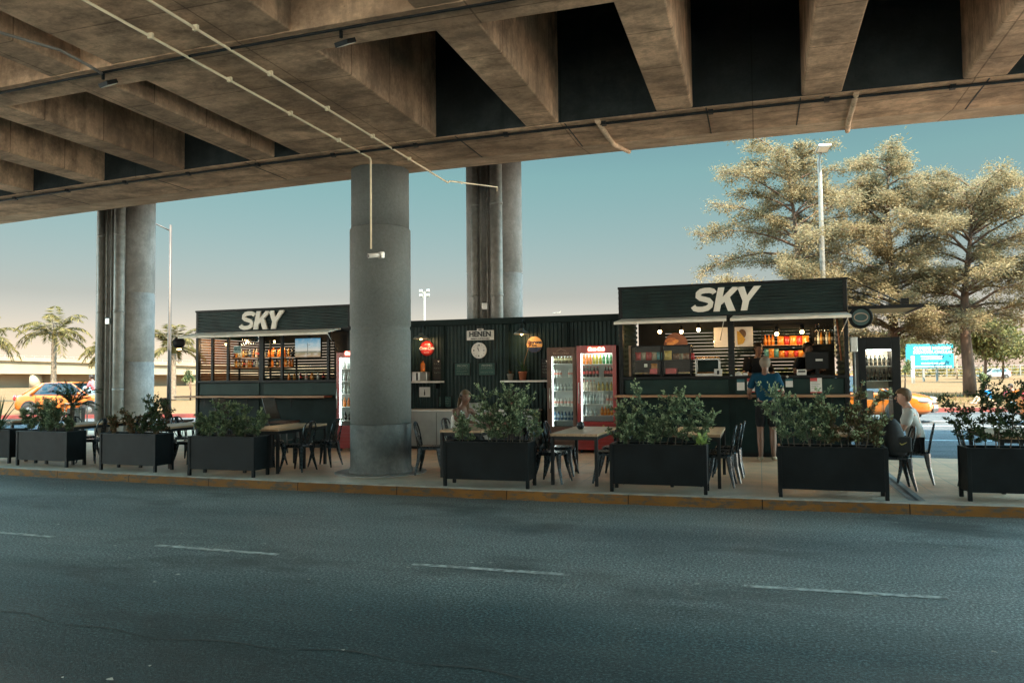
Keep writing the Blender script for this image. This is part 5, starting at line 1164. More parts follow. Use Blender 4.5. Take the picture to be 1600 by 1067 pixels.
# ------------------------------------------------------------------ people
def skin(name, verts, edges, mat, parent, root, sub=1):
    keys = list(verts); me = bpy.data.meshes.new(name)
    me.from_pydata([verts[k][0] for k in keys], [(keys.index(a), keys.index(b)) for a, b in edges], [])
    o = bpy.data.objects.new(name, me); COL.objects.link(o); o.modifiers.new('skin', 'SKIN').use_smooth_shade = True
    for i, k in enumerate(keys):
        r = verts[k][1]; sv = me.skin_vertices[0].data[i]; sv.radius = r if isinstance(r, tuple) else (r, r); sv.use_root = (k == root)
    s = o.modifiers.new('sub', 'SUBSURF'); s.levels = s.render_levels = sub
    me.materials.append(mat)
    if parent: o.parent = parent
    return o
def V3(*a): return Vector(a)
def person(label, loc, rz, J, skin_m, shirt_m, leg_m, hair_m, shoe_m, shorts=False, long_hair=False, sleeve=.55, head_turn=0., back=False, tank=False, group=None):
    """J: joint positions, local, facing +X; one continuous skinned body, clothes as children"""
    t = thing('person', label, 'person', loc, rz, group); v = {}; e = []
    def a(k, p, r, par=None):
        v[k] = (tuple(p), r)
        if par: e.append((par, k))
    pel, che, nb = Vector(J['pelvis']), Vector(J['chest']), Vector(J['neck'])
    hd = Vector(J['head']); d = Matrix.Rotation(head_turn, 3, 'Z') @ Vector((1, 0, 0)); sd = Vector((-d.y, d.x, 0))
    a('pelvis', pel, (.125, .10)); a('waist', pel.lerp(che, .45), (.125, .095), 'pelvis'); a('chest', che, (.145, .105), 'waist'); a('neck', nb, .058, 'chest')
    a('throat', nb.lerp(hd, .45), .052, 'neck'); a('jaw', hd + Vector((0, 0, -.045)) + d * .012, (.066, .078), 'throat'); a('skull', hd + Vector((0, 0, .03)), (.078, .092), 'jaw'); a('crown', hd + Vector((0, 0, .085)) - d * .012, (.060, .072), 'skull')
    for s_, L in ((1, 'L'), (-1, 'R')):
        sh = Vector(J['sh' + L]); el = Vector(J['el' + L]); wr = Vector(J['wr' + L])
        a('sh' + L, sh, .056, 'chest'); a('ua' + L, sh.lerp(el, .5), .047, 'sh' + L); a('el' + L, el, .040, 'ua' + L); a('fa' + L, el.lerp(wr, .4), .038, 'el' + L); a('wr' + L, wr, .026, 'fa' + L)
        f = (wr - el).normalized(); sv = f.cross(Vector((0, 0, 1))); sv = sv.normalized() if sv.length > .1 else Vector((0, 1, 0)); dn = Vector((0, 0, -1))
        a('pa' + L, wr + f * .055, (.036, .018), 'wr' + L)
        for q, (off, ln) in enumerate(((-.027, .062), (-.009, .074), (.009, .070), (.026, .055))):
            b0 = wr + f * .088 + sv * off; a('f%d%s' % (q, L), b0, .0095, 'pa' + L); a('g%d%s' % (q, L), b0 + f * ln * .5 + dn * .006, .0085, 'f%d%s' % (q, L)); a('h%d%s' % (q, L), b0 + f * ln * .85 + dn * .024, .0065, 'g%d%s' % (q, L))
        th = wr + f * .045 + sv * s_ * .036; a('t0' + L, th, .0105, 'pa' + L); a('t1' + L, th + f * .034 + sv * s_ * .014 + dn * .01, .008, 't0' + L)
        hp = Vector(J['hip' + L]); kn = Vector(J['kn' + L]); an = Vector(J['an' + L]); toe = Vector(J['toe' + L])
        a('hip' + L, hp, .088, 'pelvis'); a('thi' + L, hp.lerp(kn, .5), .080, 'hip' + L); a('kn' + L, kn, .058, 'thi' + L); a('cal' + L, kn.lerp(an, .35), .060, 'kn' + L); a('an' + L, an, .036, 'cal' + L); a('toe' + L, toe, .034, 'an' + L)
    skin('body', v, e, skin_m, t, 'pelvis', 1)
    # head details
    for s_ in (1, -1):
        MB().lathe([(.002, -.020), (.007, -.013), (.009, .006), (.006, .018), (.002, .022)], 8, tuple(hd + sd * s_ * .082 + Vector((0, 0, .01)))).build('ear', skin_m, t)
        MB().lathe([(.001, -.008), (.009, 0), (.001, .008)], 8, tuple(hd + d * .083 + sd * s_ * .031 + Vector((0, 0, .022)))).build('eye', M_dark, t)
    n0 = hd + d * .085 + Vector((0, 0, .02)); MB().tube([n0, n0 + d * .018 + Vector((0, 0, -.03)), n0 + d * .006 + Vector((0, 0, -.042))], .01, 6, True, True, [.006, .012, .007]).build('nose', skin_m, t)
    m0 = hd + d * .078 + Vector((0, 0, -.052)); MB().tube([m0 - sd * .022, m0 + d * .006, m0 + sd * .022], .005, 6).build('mouth', pm('lips', (.22, .08, .06), .5), t)
    rng = random.Random(len(label)); V = []; F = []; nu, nv = 20, 12
    for j in range(nv + 1):
        ph = math.pi * j / nv
        for i in range(nu):
            th = 2 * math.pi * i / nu; x, y, z = math.sin(ph) * math.cos(th), math.sin(ph) * math.sin(th), math.cos(ph)
            k = 1 + rng.uniform(-.025, .035); p = hd + Vector((0, 0, .028)) - d * .006 + (d * x * .108 + sd * y * .095 + Vector((0, 0, z * .112))) * k; V.append(p)
    for j in range(nv):
        for i in range(nu):
            x = math.sin(math.pi * (j + .5) / nv) * math.cos(2 * math.pi * (i + .5) / nu); z = math.cos(math.pi * (j + .5) / nv)
            lim = .38 if x > .30 else ((-.05 if x > -.30 else -.70) if not long_hair else (.2 if x > .1 else -.95))
            if z > lim or (x < -.1 and long_hair): F.append((j * nu + i, (j + 1) * nu + i, (j + 1) * nu + (i + 1) % nu, j * nu + (i + 1) % nu))
    hb = MB().add(V, F, True)
    if long_hair:
        for q in range(9):
            y = (q - 4) * .02; st = hd - d * .075 + sd * y + Vector((0, 0, .02)); hb.tube([st, st - d * .03 + Vector((0, 0, -.12)), st - d * .015 + sd * y * .4 + Vector((0, 0, -.26))], .02, 6, True, True, [.022, .024, .008])
    h = hb.build('hair', hair_m, t); h.modifiers.new('s', 'SUBSURF').levels = 1
    # clothes
    cv = {}; ce = []
    def c(k, p, r, par=None):
        cv[k] = (tuple(p), r)
        if par: ce.append((par, k))
    c('hem', pel + Vector((0, 0, -.04)), (.165, .135)); c('w', pel.lerp(che, .45), (.160, .128), 'hem'); c('c', che, (.182, .135), 'w')
    c('n', che.lerp(nb, .84 if not tank else .62), (.098, .085) if not tank else (.12, .09), 'c')
    for L in 'LR':
        sh = Vector(J['sh' + L]); el = Vector(J['el' + L]); c('s' + L, sh if not tank else che.lerp(sh, .7), .080 if not tank else .07, 'c')
        if not tank: c('u' + L, sh.lerp(el, .5), .070, 's' + L); c('e' + L, sh.lerp(el, min(1, sleeve + .25)), .070, 'u' + L)
    skin('shirt', cv, ce, shirt_m, t, 'hem', 1)
    cv = {}; ce = []; c('p', pel + Vector((0, 0, -.02)), (.140, .113))
    for L in 'LR':
        hp = Vector(J['hip' + L]); kn = Vector(J['kn' + L]); an = Vector(J['an' + L]); c('h' + L, hp, .104, 'p'); c('t' + L, hp.lerp(kn, .5), .094, 'h' + L); c('k' + L, hp.lerp(kn, .93) if shorts else kn, .086 if shorts else .070, 't' + L)
        if not shorts: c('c' + L, kn.lerp(an, .4), .064, 'k' + L); c('a' + L, kn.lerp(an, .93), .052, 'c' + L)
    skin('shorts' if shorts else 'trousers', cv, ce, leg_m, t, 'p', 1)
    for L in 'LR':
        an = Vector(J['an' + L]); toe = Vector(J['toe' + L]); f = (toe - an); f.z = 0; f = f.normalized()
        cv = {}; ce = []; c('an', an + Vector((0, 0, -.005)), .046); c('heel', an - f * .045 + Vector((0, 0, -.04)), .036, 'an'); c('mid', an + f * .06 + Vector((0, 0, -.035)), (.042, .036), 'an'); c('toe', toe + Vector((0, 0, .002)), (.042, .030), 'mid')
        skin('shoe', cv, ce, shoe_m, t, 'an', 1)
    return t
def standing(h=1.0, lean=0., wrL=(.40, .22, 1.09), wrR=(.40, -.22, 1.09), elL=(.10, .30, 1.12), elR=(.10, -.30, 1.12)):
    return {k: tuple(x * h for x in p) for k, p in dict(pelvis=(0, 0, .95), chest=(.01 + lean * .6, 0, 1.27), neck=(.0 + lean, 0, 1.44), head=(.03 + lean * 1.2, 0, 1.60), shL=(lean * .9, .18, 1.40), shR=(lean * .9, -.18, 1.40), elL=elL, elR=elR, wrL=wrL, wrR=wrR,
        hipL=(0, .085, .90), hipR=(0, -.085, .90), knL=(.03, .10, .50), knR=(.03, -.10, .50), anL=(-.01, .10, .085), anR=(-.01, -.10, .085), toeL=(.13, .13, .035), toeR=(.13, -.13, .035)).items()}
def seated(sz=.43, fwd=0., wrL=(.40, .14, .74), wrR=(.40, -.14, .74), elL=(.16, .25, .72), elR=(.16, -.25, .72)):
    return dict(pelvis=(-.02, 0, sz + .10), chest=(.0 + fwd * .6, 0, sz + .40), neck=(.02 + fwd, 0, sz + .56), head=(.06 + fwd * 1.3, 0, sz + .71), shL=(.01 + fwd * .9, .18, sz + .52), shR=(.01 + fwd * .9, -.18, sz + .52), elL=elL, elR=elR, wrL=wrL, wrR=wrR,
        hipL=(.02, .09, sz + .08), hipR=(.02, -.09, sz + .08), knL=(.42, .10, sz + .06), knR=(.42, -.10, sz + .06), anL=(.40, .10, .085), anR=(.40, -.10, .085), toeL=(.55, .12, .035), toeR=(.55, -.12, .035))
C_ = lambda n, c, r=.9: pm(n, c, r, 0, .12, 4, .2, .15)
H_grey = C_('grey_hair', (.17, .14, .11), .6); H_dark = C_('dark_hair', (.018, .013, .010), .5); H_brown = C_('brown_hair', (.10, .065, .038), .5); H_blond = C_('ash_blond_hair', (.13, .085, .05), .5)
person('man in a teal blue T-shirt and dark shorts standing at the snack kiosk counter', (.10, 13.78, 0), R(92), standing(1.03, .02, elL=(.02, .265, 1.13), wrL=(.25, .25, 1.07), elR=(.02, -.265, 1.13), wrR=(.25, -.22, 1.07)), M_skin2, C_('teal_shirt', (.004, .036, .066)), C_('black_shorts', (.012, .013, .015)), H_grey, C_('beige_shoes', (.30, .25, .18)), shorts=True)
person('woman in a white sleeveless top sitting at the table behind a laptop', (-4.74, 11.84, 0), R(-24), seated(.43, .08, (.42, .13, .76), (.42, -.13, .76), (.20, .25, .80), (.20, -.25, .80)), M_skin2, C_('white_top', (.66, .62, .56)), C_('grey_jeans', (.05, .055, .065)), H_blond, C_('dark_shoes', (.02, .02, .02)), long_hair=True, tank=True, head_turn=R(-22))
person('dark haired person in black mostly hidden behind the tall glossy bush', (-3.66, 11.75, 0), R(176), seated(.43, .06), M_skin2, C_('black_shirt', (.012, .013, .015)), C_('grey_jeans', (.05, .055, .065)), H_dark, C_('dark_shoes', (.02, .02, .02)), long_hair=True)
person('man in a pale grey T-shirt sitting side on at the right, beside the backpack', (2.0, 11.62, 0), R(172), seated(.43, .06, (.40, .13, .73), (.40, -.13, .73)), M_skin, C_('pale_grey_shirt', (.42, .42, .40)), C_('dark_trousers', (.025, .028, .033)), H_brown, C_('dark_shoes', (.02, .02, .02)), head_turn=R(12))
person('kiosk worker in black behind the counter, left of the man in blue', (-.06, 15.62, .3), R(-62), standing(1.03, .08, wrL=(.36, .16, 1.14), wrR=(.36, -.16, 1.14)), M_skin2, C_('black_shirt', (.012, .013, .015)), C_('dark_trousers', (.025, .028, .033)), H_dark, C_('dark_shoes', (.02, .02, .02)))
person('kiosk worker in black bending over the till, right of the man in blue', (.72, 15.45, .3), R(-40), standing(1.02, .14, wrL=(.40, .10, 1.20), wrR=(.34, -.20, 1.22), elR=(.14, -.32, 1.18)), M_skin2, C_('black_shirt', (.012, .013, .015)), C_('dark_trousers', (.025, .028, .033)), H_dark, C_('dark_shoes', (.02, .02, .02)))
j = seated(.0, .10, (.42, .10, .28), (.42, -.10, .28), (.2, .24, .26), (.2, -.24, .26)); j.update(knL=(.40, .10, .32), knR=(.42, -.10, .30), anL=(.62, .10, .02), anR=(.66, -.10, .02), toeL=(.76, .11, .03), toeR=(.80, -.11, .03))
person('man in a pink shirt and pale jeans perched on the orange taxi\'s bonnet', (-26.35, 25.2, .88), R(188), j, M_skin2, C_('pink_shirt', (.40, .10, .12)), C_('pale_jeans', (.26, .38, .44)), H_dark, C_('pale_shoes', (.4, .4, .38)))
person('person in a bright blue top sitting on the dry grass beyond the road', (9.1, 36.6, .12), R(200), dict(j), M_skin, C_('bright_blue_top', (.02, .20, .42)), C_('khaki_trousers', (.32, .25, .17)), H_dark, C_('dark_shoes', (.02, .02, .02)))
person('person in a pink top sitting on the dry grass behind the right hand bush', (9.9, 36.0, .12), R(180), dict(j), M_skin, C_('rose_top', (.42, .20, .20)), C_('dark_trousers', (.025, .028, .033)), H_dark, C_('dark_shoes', (.02, .02, .02)))
# laptop, backpack
t = thing('laptop', 'rose grey laptop open in front of the seated woman', 'laptop', (-4.26, 11.60, .701), R(-20)); M_lap = pm('laptop_case', (.34, .22, .18), .4, .3, .1, 8)
MB().box(-.11, .11, -.16, .16, 0, .016).build('base', M_lap, t, bev=.003); MB().box(-.005, .005, -.16, .16, 0, .22).build('lid', M_lap, t, (.115, 0, .014), bev=.002).rotation_euler = (0, R(18), 0)
t = thing('backpack', 'black backpack with a small yellow tick mark, propped on a chair', 'backpack', (1.60, 10.90, .432), R(20)); M_bp = pm('backpack_fabric', (.012, .013, .015), .75, 0, .3, 30, .3)
m = MB()
prof = [(.0, .15, .11), (.03, .185, .13), (.15, .195, .135), (.30, .185, .12), (.40, .155, .095), (.46, .10, .06), (.475, .03, .02)]; vs = []; n = 16
for z, a_, b_ in prof:
    for k in range(n):
        th = 2 * math.pi * k / n; cs, sn = math.cos(th), math.sin(th); vs.append((b_ * abs(cs) ** .6 * (1 if cs > 0 else -1) + z * -.08, a_ * abs(sn) ** .6 * (1 if sn > 0 else -1), z))
fs = [(i * n + k, i * n + (k + 1) % n, (i + 1) * n + (k + 1) % n, (i + 1) * n + k) for i in range(len(prof) - 1) for k in range(n)] + [tuple(range((len(prof) - 1) * n, len(prof) * n)), tuple(reversed(range(n)))]
m.add(vs, fs, True).build('bag', M_bp, t)
m = MB(); m.v = []; 
b = MB().box(-.03, .03, -.13, .13, 0, .20).build('front_pocket', M_bp, t, (.0, -.0, .06), bev=.02); b.location = (.02, -.0, .05); b.rotation_euler = (0, 0, R(-110)); b.location = (.01, -.17, .05)
MB().tube([(-.06, -.05, .46), (-.07, 0, .52), (-.06, .05, .46)], .012, 8).build('handle', M_bp, t)
for s_ in (-1, 1): MB().tube([(-.10, s_ * .08, .43), (-.19, s_ * .1, .33), (-.18, s_ * .12, .15), (-.12, s_ * .13, .03)], .016, 6).build('shoulder_strap', M_bp, t)
m = MB(); m.strip([(-.035, .012), (-.015, -.008), (.0, -.005), (.05, .022)], [.002, .007, .006, .001], -.003, 0); m.build('tick_mark', pm('tick_yellow', (.55, .46, .12), .5), t, (.02, -.215, .16), R(-20))

# ------------------------------------------------------------------ cars
M_chrome = pm('chrome', (.6, .6, .6), .15, 1, .05, 5); M_lampred = pm('tail_red', (.35, .02, .02), .2, 0, .1, 10, coat=.5); M_lampw = pm('head_lamp', (.55, .56, .54), .12, .3, .2, 18, coat=.6); M_silver = pm('silver_paint', (.52, .50, .49), .3, .4, .05, 3, coat=.5)
def car(label, loc, rz, paint, hatch=False, taxi=True, cat='taxi', name='taxi', group='orange taxis'):
    t = thing(name, label, cat, loc, rz, group)
    st = [(-2.10, .36, .74, .60), (-2.04, .27, .90, .74), (-1.75, .22, .97, .81), (-1.0, .20, .95, .845), (0, .20, .93, .85), (.85, .20, .92, .845), (1.15, .20, .90, .83), (1.65, .21, .82, .80), (1.98, .24, .72, .73), (2.12, .32, .60, .58)]
    vs = []; n = 12
    for x, zb, zt, w_ in st:
        zm = zb + (zt - zb) * .55
        ring = [(-w_ * .90, zb), (w_ * .90, zb), (w_ * .985, zb + .09), (w_, zm), (w_ * .965, zt - .06), (w_ * .88, zt - .01), (w_ * .45, zt + .025)]
        ring += [(-y, z) for y, z in reversed(ring[2:])]
        vs += [(x, y, z) for y, z in ring]
    n = len(vs) // len(st)
    fs = [(i * n + k, (i + 1) * n + k, (i + 1) * n + (k + 1) % n, i * n + (k + 1) % n) for i in range(len(st) - 1) for k in range(n)] + [tuple(range(n)), tuple(reversed(range((len(st) - 1) * n, len(st) * n)))]
    b = MB().add(vs, fs, True).build('body', paint, t); b.modifiers.new('s', 'SUBSURF').render_levels = 2
    xr, rr = (-2.0, -1.62) if hatch else (-1.72, -1.02)
    B = {}; 
    for s_ in (-1, 1): B['R%d' % s_] = ((xr, s_ * .70, .93), (rr, s_ * .56, 1.385)); B['C%d' % s_] = ((xr + .45, s_ * .775, .93), (rr + .16, s_ * .585, 1.40)); B['M%d' % s_] = ((-.12, s_ * .80, .92), (-.20, s_ * .60, 1.425)); B['A%d' % s_] = ((1.12, s_ * .74, .895), (.30, s_ * .57, 1.40))
    for k, (p, q) in B.items():
        if k[0] == 'C' and not hatch: MB().tube([p, q], .05, 6, True, True, [.085, .045]).build('roof_post', paint, t)
        else: MB().tube([p, q], .03, 6).build('roof_post', paint if k[0] != 'M' else M_dark, t)
    L = [(rr, .56, 1.385), (rr + .16, .585, 1.40), (-.20, .60, 1.425), (.30, .57, 1.40)]; vs = []
    for x, y, z in L: vs += [(x, -y, z - .02), (x, -y * .9, z + .015), (x, 0, z + .035), (x, y * .9, z + .015), (x, y, z - .02)]
    fs = [(i * 5 + k, (i + 1) * 5 + k, (i + 1) * 5 + k + 1, i * 5 + k + 1) for i in range(3) for k in range(4)]
    o = MB().add(vs, fs, True).build('roof', paint, t); so_ = o.modifiers.new('s', 'SOLIDIFY'); so_.thickness = .04
    def pane(nm, a, b_, c_, d): MB().quad(a, b_, c_, d).build(nm, M_carglass, t)
    pane('windscreen', B['A-1'][0], B['A1'][0], B['A1'][1], B['A-1'][1]); pane('rear_window', B['R-1'][0], B['R1'][0], B['R1'][1], B['R-1'][1])
    for s_ in ('-1', '1'):
        pane('side_window', B['M' + s_][0], B['A' + s_][0], B['A' + s_][1], B['M' + s_][1]); pane('side_window', B['C' + s_][0], B['M' + s_][0], B['M' + s_][1], B['C' + s_][1])
        pane('quarter_window', B['R' + s_][0], B['C' + s_][0], B['C' + s_][1], B['R' + s_][1]) if hatch else MB().quad(B['R' + s_][0], B['C' + s_][0], B['C' + s_][1], B['R' + s_][1]).build('rear_panel', paint, t)
        s = int(s_)
        for x in (-1.02, -.12, .88): MB().box(x - .006, x + .006, s * .85 - .004, s * .85 + .004, .30, .90).build('door_gap', M_dark, t)
        for x in (-.9, .05): MB().box(x - .09, x + .07, s * .858 - .012, s * .858 + .012, .76, .79).build('door_handle', M_dark, t, bev=.006)
        MB().lathe([(.02, -.06), (.07, -.03), (.075, .03), (.03, .06)], 12, (.86, s * .93, .97)).build('mirror', paint, t)
        for x in (-1.30, 1.28):
            MB().lathe([(.365, -.12), (.365, .0)], 24).build('wheel_arch', M_rubber, t, (x, s * .853, .33)).rotation_euler = (R(-90) * s, 0, 0)
            w_ = MB().lathe([(.20, -.16), (.29, -.16), (.305, -.13), (.305, -.02), (.29, .012), (.20, .014)], 28).build('tyre', M_rubber, t, (x, s * .855, .305)); w_.rotation_euler = (R(-90) * s, 0, 0)
            MB().lathe([(.20, .0), (.195, .012), (.17, .0), (.12, .015), (.04, .026), (.02, .03)], 24).build('rim', pm('wheel_rim', (.22, .22, .22), .4, .7, .3, 20), w_)
        for nm, mt, c0, sc in (('tail_light', M_lampred, (-2.02, s * .66, .80), (.10, .10, .13)), ('headlight', M_lampw, (1.90, s * .60, .665), (.20, .15, .085))):
            q = MB().lathe([(.0, -1), (.5, -.86), (.86, -.5), (1, 0), (.86, .5), (.5, .86), (.0, 1)], 14).build(nm, mt, t, c0, s * R(-24) if nm == 'headlight' else 0); q.scale = sc
    MB().box(2.055, 2.135, -.42, .42, .31, .42).build('grille', M_dark, t, bev=.02); MB().box(2.06, 2.12, -.36, .36, .54, .60).build('grille', M_dark, t, bev=.015); MB().disc((0, -.01, 0), .06, 20, .01).build('badge', M_chrome, t, (2.12, 0, .575), R(90))
    MB().box(-2.13, -2.09, -.24, .24, .52, .63).build('number_plate', M_white, t, bev=.004); MB().box(2.12, 2.15, -.24, .24, .42, .51).build('number_plate', M_white, t, bev=.004)
    MB().box(-1.0, .9, -.70, .70, .34, .62).build('cabin_floor', M_dark, t)
    for x in (-.95, .12):
        for s_ in (-.36, .36): MB().box(x - .09, x + .07, s_ - .22, s_ + .22, .5, 1.06).build('seat', M_rubber, t, bev=.05); MB().box(x - .07, x + .03, s_ - .11, s_ + .11, 1.08, 1.24).build('headrest', M_rubber, t, bev=.04)
    return t
car('orange taxi sedan side on behind the left planters, man sitting on its bonnet', (-27.45, 25.1, -.02), R(14), M_orange)
car('orange taxi facing right, cut off by the left edge of the photo', (-32.0, 23.2, -.02), R(-6), M_orange)
car('orange taxi whose nose sticks out right of the seated man\'s head', (2.96, 26.3, -.02), R(-20), M_orange)
car('orange taxi with only its tail in view at the right edge', (8.9, 25.2, -.02), R(4), M_orange)
car('silver hatchback far off at the edge of the dry field', (31.9, 125.8, .28), R(196), M_silver, True, False, 'car', 'parked_car', None)
# ------------------------------------------------------------------ trees and far things
M_bark = pm('cedar_bark', (.095, .055, .036), .9, 0, .45, 5, .6, sc=(1, 1, .3)); M_palmb = pm('palm_bark', (.16, .12, .085), .9, 0, .4, 8, .5)
M_cedar = leafmat('cedar_needles', CED[0], CED[1], CED[2], .42)
def cedar(x, y, H, Rm, label, seed, n=58, h0=.18, skew=0., top=.97):
    rng = np.random.RandomState(seed); rnd = random.Random(seed); t = thing('cedar', label, 'tree', (x, y, .15), 0, 'tall pale cedars beyond the road')
    bend = [(math.sin(q * .9 + seed) * .14 + skew * (q / 8) ** 1.5, math.cos(q * .7 + seed) * .14, H * q / 8 * .96) for q in range(9)]
    MB().tube([Vector(p) for p in bend], .3, 12, True, True, [.34, .29, .26, .22, .18, .14, .10, .06, .03]).build('trunk', M_bark, t)
    lm = MB(); C = []; D = []; L_ = []
    for i in range(n):
        f = min(top, max(h0, h0 + (top - h0) * (i + rnd.uniform(-2.5, 3.5)) / n)); h = H * f; k = min(int(f / .96 * 8), 7); a = i * 2.4 + rnd.uniform(-.6, .6)
        p0 = Vector(bend[k]).lerp(Vector(bend[k + 1]), max(0, min(1, f / .96 * 8 - k))); prof = max(.12, 1 - ((f - .36) / .70) ** 2) ** .6
        l = Rm * prof * rnd.choice((rnd.uniform(.4, .75), rnd.uniform(.75, 1.12))); up_ = rnd.uniform(.0, .6) + .5 * f; pts = []
        for q in range(7):
            u = q / 6; pts.append(p0 + Vector((math.cos(a) * l * u + rnd.uniform(-.06, .06), math.sin(a) * l * u + rnd.uniform(-.06, .06), l * (up_ * u - .45 * u * u) + rnd.uniform(-.05, .05))))
        lm.tube(pts, .05, 6, False, True, [max(.012, (.055 + .05 * (1 - f)) * (1 - q / 6.6)) for q in range(7)])
        nt_ = int(9 + l * 3.4)
        for j in range(nt_):
            u = (.22 + .78 * (j / nt_) ** .8) * 6; q = min(int(u), 5); c0 = pts[q].lerp(pts[q + 1], u - q); aa = a + rnd.choice((-1, 1)) * rnd.uniform(.3, 1.3); tl = rnd.uniform(.35, 1.0) * (.5 + .1 * l)
            e0 = c0 + Vector((math.cos(aa) * tl, math.sin(aa) * tl, rnd.uniform(-.65, .6) * tl)); lm.tube([c0, c0.lerp(e0, .6) + Vector((0, 0, .03)), e0], .01, 3, False, False, [.014, .009, .004])
            m_ = int(56 * (.6 + tl)); w_ = rng.rand(m_, 1) ** .8; cc = np.array(c0) * (1 - w_) + np.array(e0) * w_ + rng.randn(m_, 3) * np.array([[.16, .16, .13]])
            C.append(cc); dv = np.array(e0 - c0); dv = dv / (np.linalg.norm(dv) + 1e-6); D.append(dv[None] * .8 + rng.randn(m_, 3) * np.array([[.8, .8, .35]]) + np.array([[0, 0, -.12]])); L_.append(np.full(m_, rnd.uniform(.11, .21)))
    lm.build('limbs', M_bark, t); L_ = np.concatenate(L_); leaves('crown', np.concatenate(C), np.concatenate(D), L_, L_ * .30, M_cedar, t, None, .2, 1.5)
    return t
cedar(2.3, 44.2, 13.6, 5.5, 'left cedar, partly hidden by the snack kiosk\'s fascia', 3, 78, .16, -.6)
cedar(7.0, 46.8, 13.6, 5.0, 'middle cedar with the tallest top, right of the street lamp', 5, 78, .2, .2)
cedar(10.1, 44.6, 11.2, 5.6, 'right cedar with its bare trunk standing in the dry grass', 8, 70, .30, .5)
M_bush = leafmat('field_leaf', (.06, .062, .02), (.10, .095, .032), (.14, .12, .045)); M_sapl = leafmat('sapling_leaf', (.08, .10, .04), (.14, .16, .07))
def broad(x, y, z, H, Rm, label, seed, n, mat, size, name='tree', cat='tree', group=None, squash=.75, trunk=.35):
    rng = np.random.RandomState(seed); t = thing(name, label, cat, (x, y, z), 0, group); zc = H * (trunk + (1 - trunk) * .5); hz = H * (1 - trunk) * .5
    m = MB(); m.tube([(0, 0, 0), (.02 * H, 0, H * .3), (0, .02 * H, H * .75)], .03, 8, True, True, [.028 * H, .02 * H, .008 * H])
    k = max(5, n // 150); cs = unit(rng.randn(k, 3)) * (rng.rand(k, 1) ** .4) * np.array([[Rm, Rm, hz]]) * .8 + np.array([[0, 0, zc]])
    for c in cs[:14]: m.tube([(0, 0, H * .35), tuple(c * np.array([.5, .5, .8])), tuple(c)], .01, 5, False, True, [.012 * H, .007 * H, .002 * H])
    m.build('trunk', M_bark, t); C = cs[rng.randint(0, k, n)] + rng.randn(n, 3) * Rm * .16
    return leaves('crown', C, rng.randn(n, 3) + np.array([[0, 0, -.2]]), np.full(n, size), np.full(n, size * .55), mat, t, None, .3)
for q, (x, y, H, Rm, lab) in enumerate(((23.5, 96, 7.6, 3.8, 'rounded yellow green tree right behind the blue billboard'), (17.0, 112, 6.2, 3.6, 'rounded tree peeping out left of the blue billboard'), (31, 118, 6.8, 4.0, 'rounded tree right of the right cedar\'s trunk, above the silver car'))):
    broad(x, y, .4, H, Rm, lab, 30 + q, 5200, M_bush, .42, group='rounded trees in the field')
broad(-35.3, 41.3, .1, 2.0, .55, 'thin sapling with a round head on the left verge', 41, 700, M_sapl, .14, 'sapling', group='saplings on the verges', trunk=.6)
broad(9.9, 61, .3, 2.1, .6, 'thin sapling on the dry grass in front of the billboard', 42, 700, M_sapl, .15, 'sapling', group='saplings on the verges', trunk=.5)
broad(16.2, 66, .3, 1.1, .45, 'small round shrub on the dry grass, right of the billboard posts', 43, 500, M_sapl, .14, 'shrub', 'shrub', trunk=.15)
broad(42.0, 122, .4, 2.6, 1.8, 'low green shrub right of the silver car', 44, 900, M_sapl, .3, 'shrub', 'shrub', trunk=.1)
broad(-24.8, 55, .1, 7.3, .75, 'slender tree top peeping over the middle wall', 45, 900, M_sapl, .3, trunk=.3)
M_palm = leafmat('palm_leaflet', (.055, .052, .018), (.11, .092, .032), (.17, .13, .05), .3)
def palm(x, y, H, L_, label, seed, n=17):
    t = thing('palm_tree', label, 'palm', (x, y, .1), 0, 'feathery palms along the left verge'); prof = []
    for q in range(14): prof += [(.17 - .03 * q / 14, H * q / 14), (.19 - .03 * q / 14, H * (q + .6) / 14)]
    MB().lathe(prof + [(.10, H)], 12).build('trunk', M_palmb, t); MB().lathe([(.10, H - .1), (.16, H), (.12, H + .35), (.03, H + .7)], 10).build('crownshaft', M_palm, t)
    fronds('crown', n, L_, (0, 0, H + .3), M_palm, t, seed, (-.15, 1.35), 1.75, .022, .62, 44, .75)
palm(-43.6, 38.4, 4.1, 2.9, 'tallest feathery palm, above the taxi roof', 3); palm(-48.2, 37.0, 3.9, 2.8, 'feathery palm cut off by the left edge', 5); palm(-40.9, 40.4, 3.0, 2.3, 'smaller feathery palm just left of the far left pier', 7); palm(-36.3, 40.9, 3.1, 2.3, 'feathery palm between the far left pier and the bar kiosk', 9)
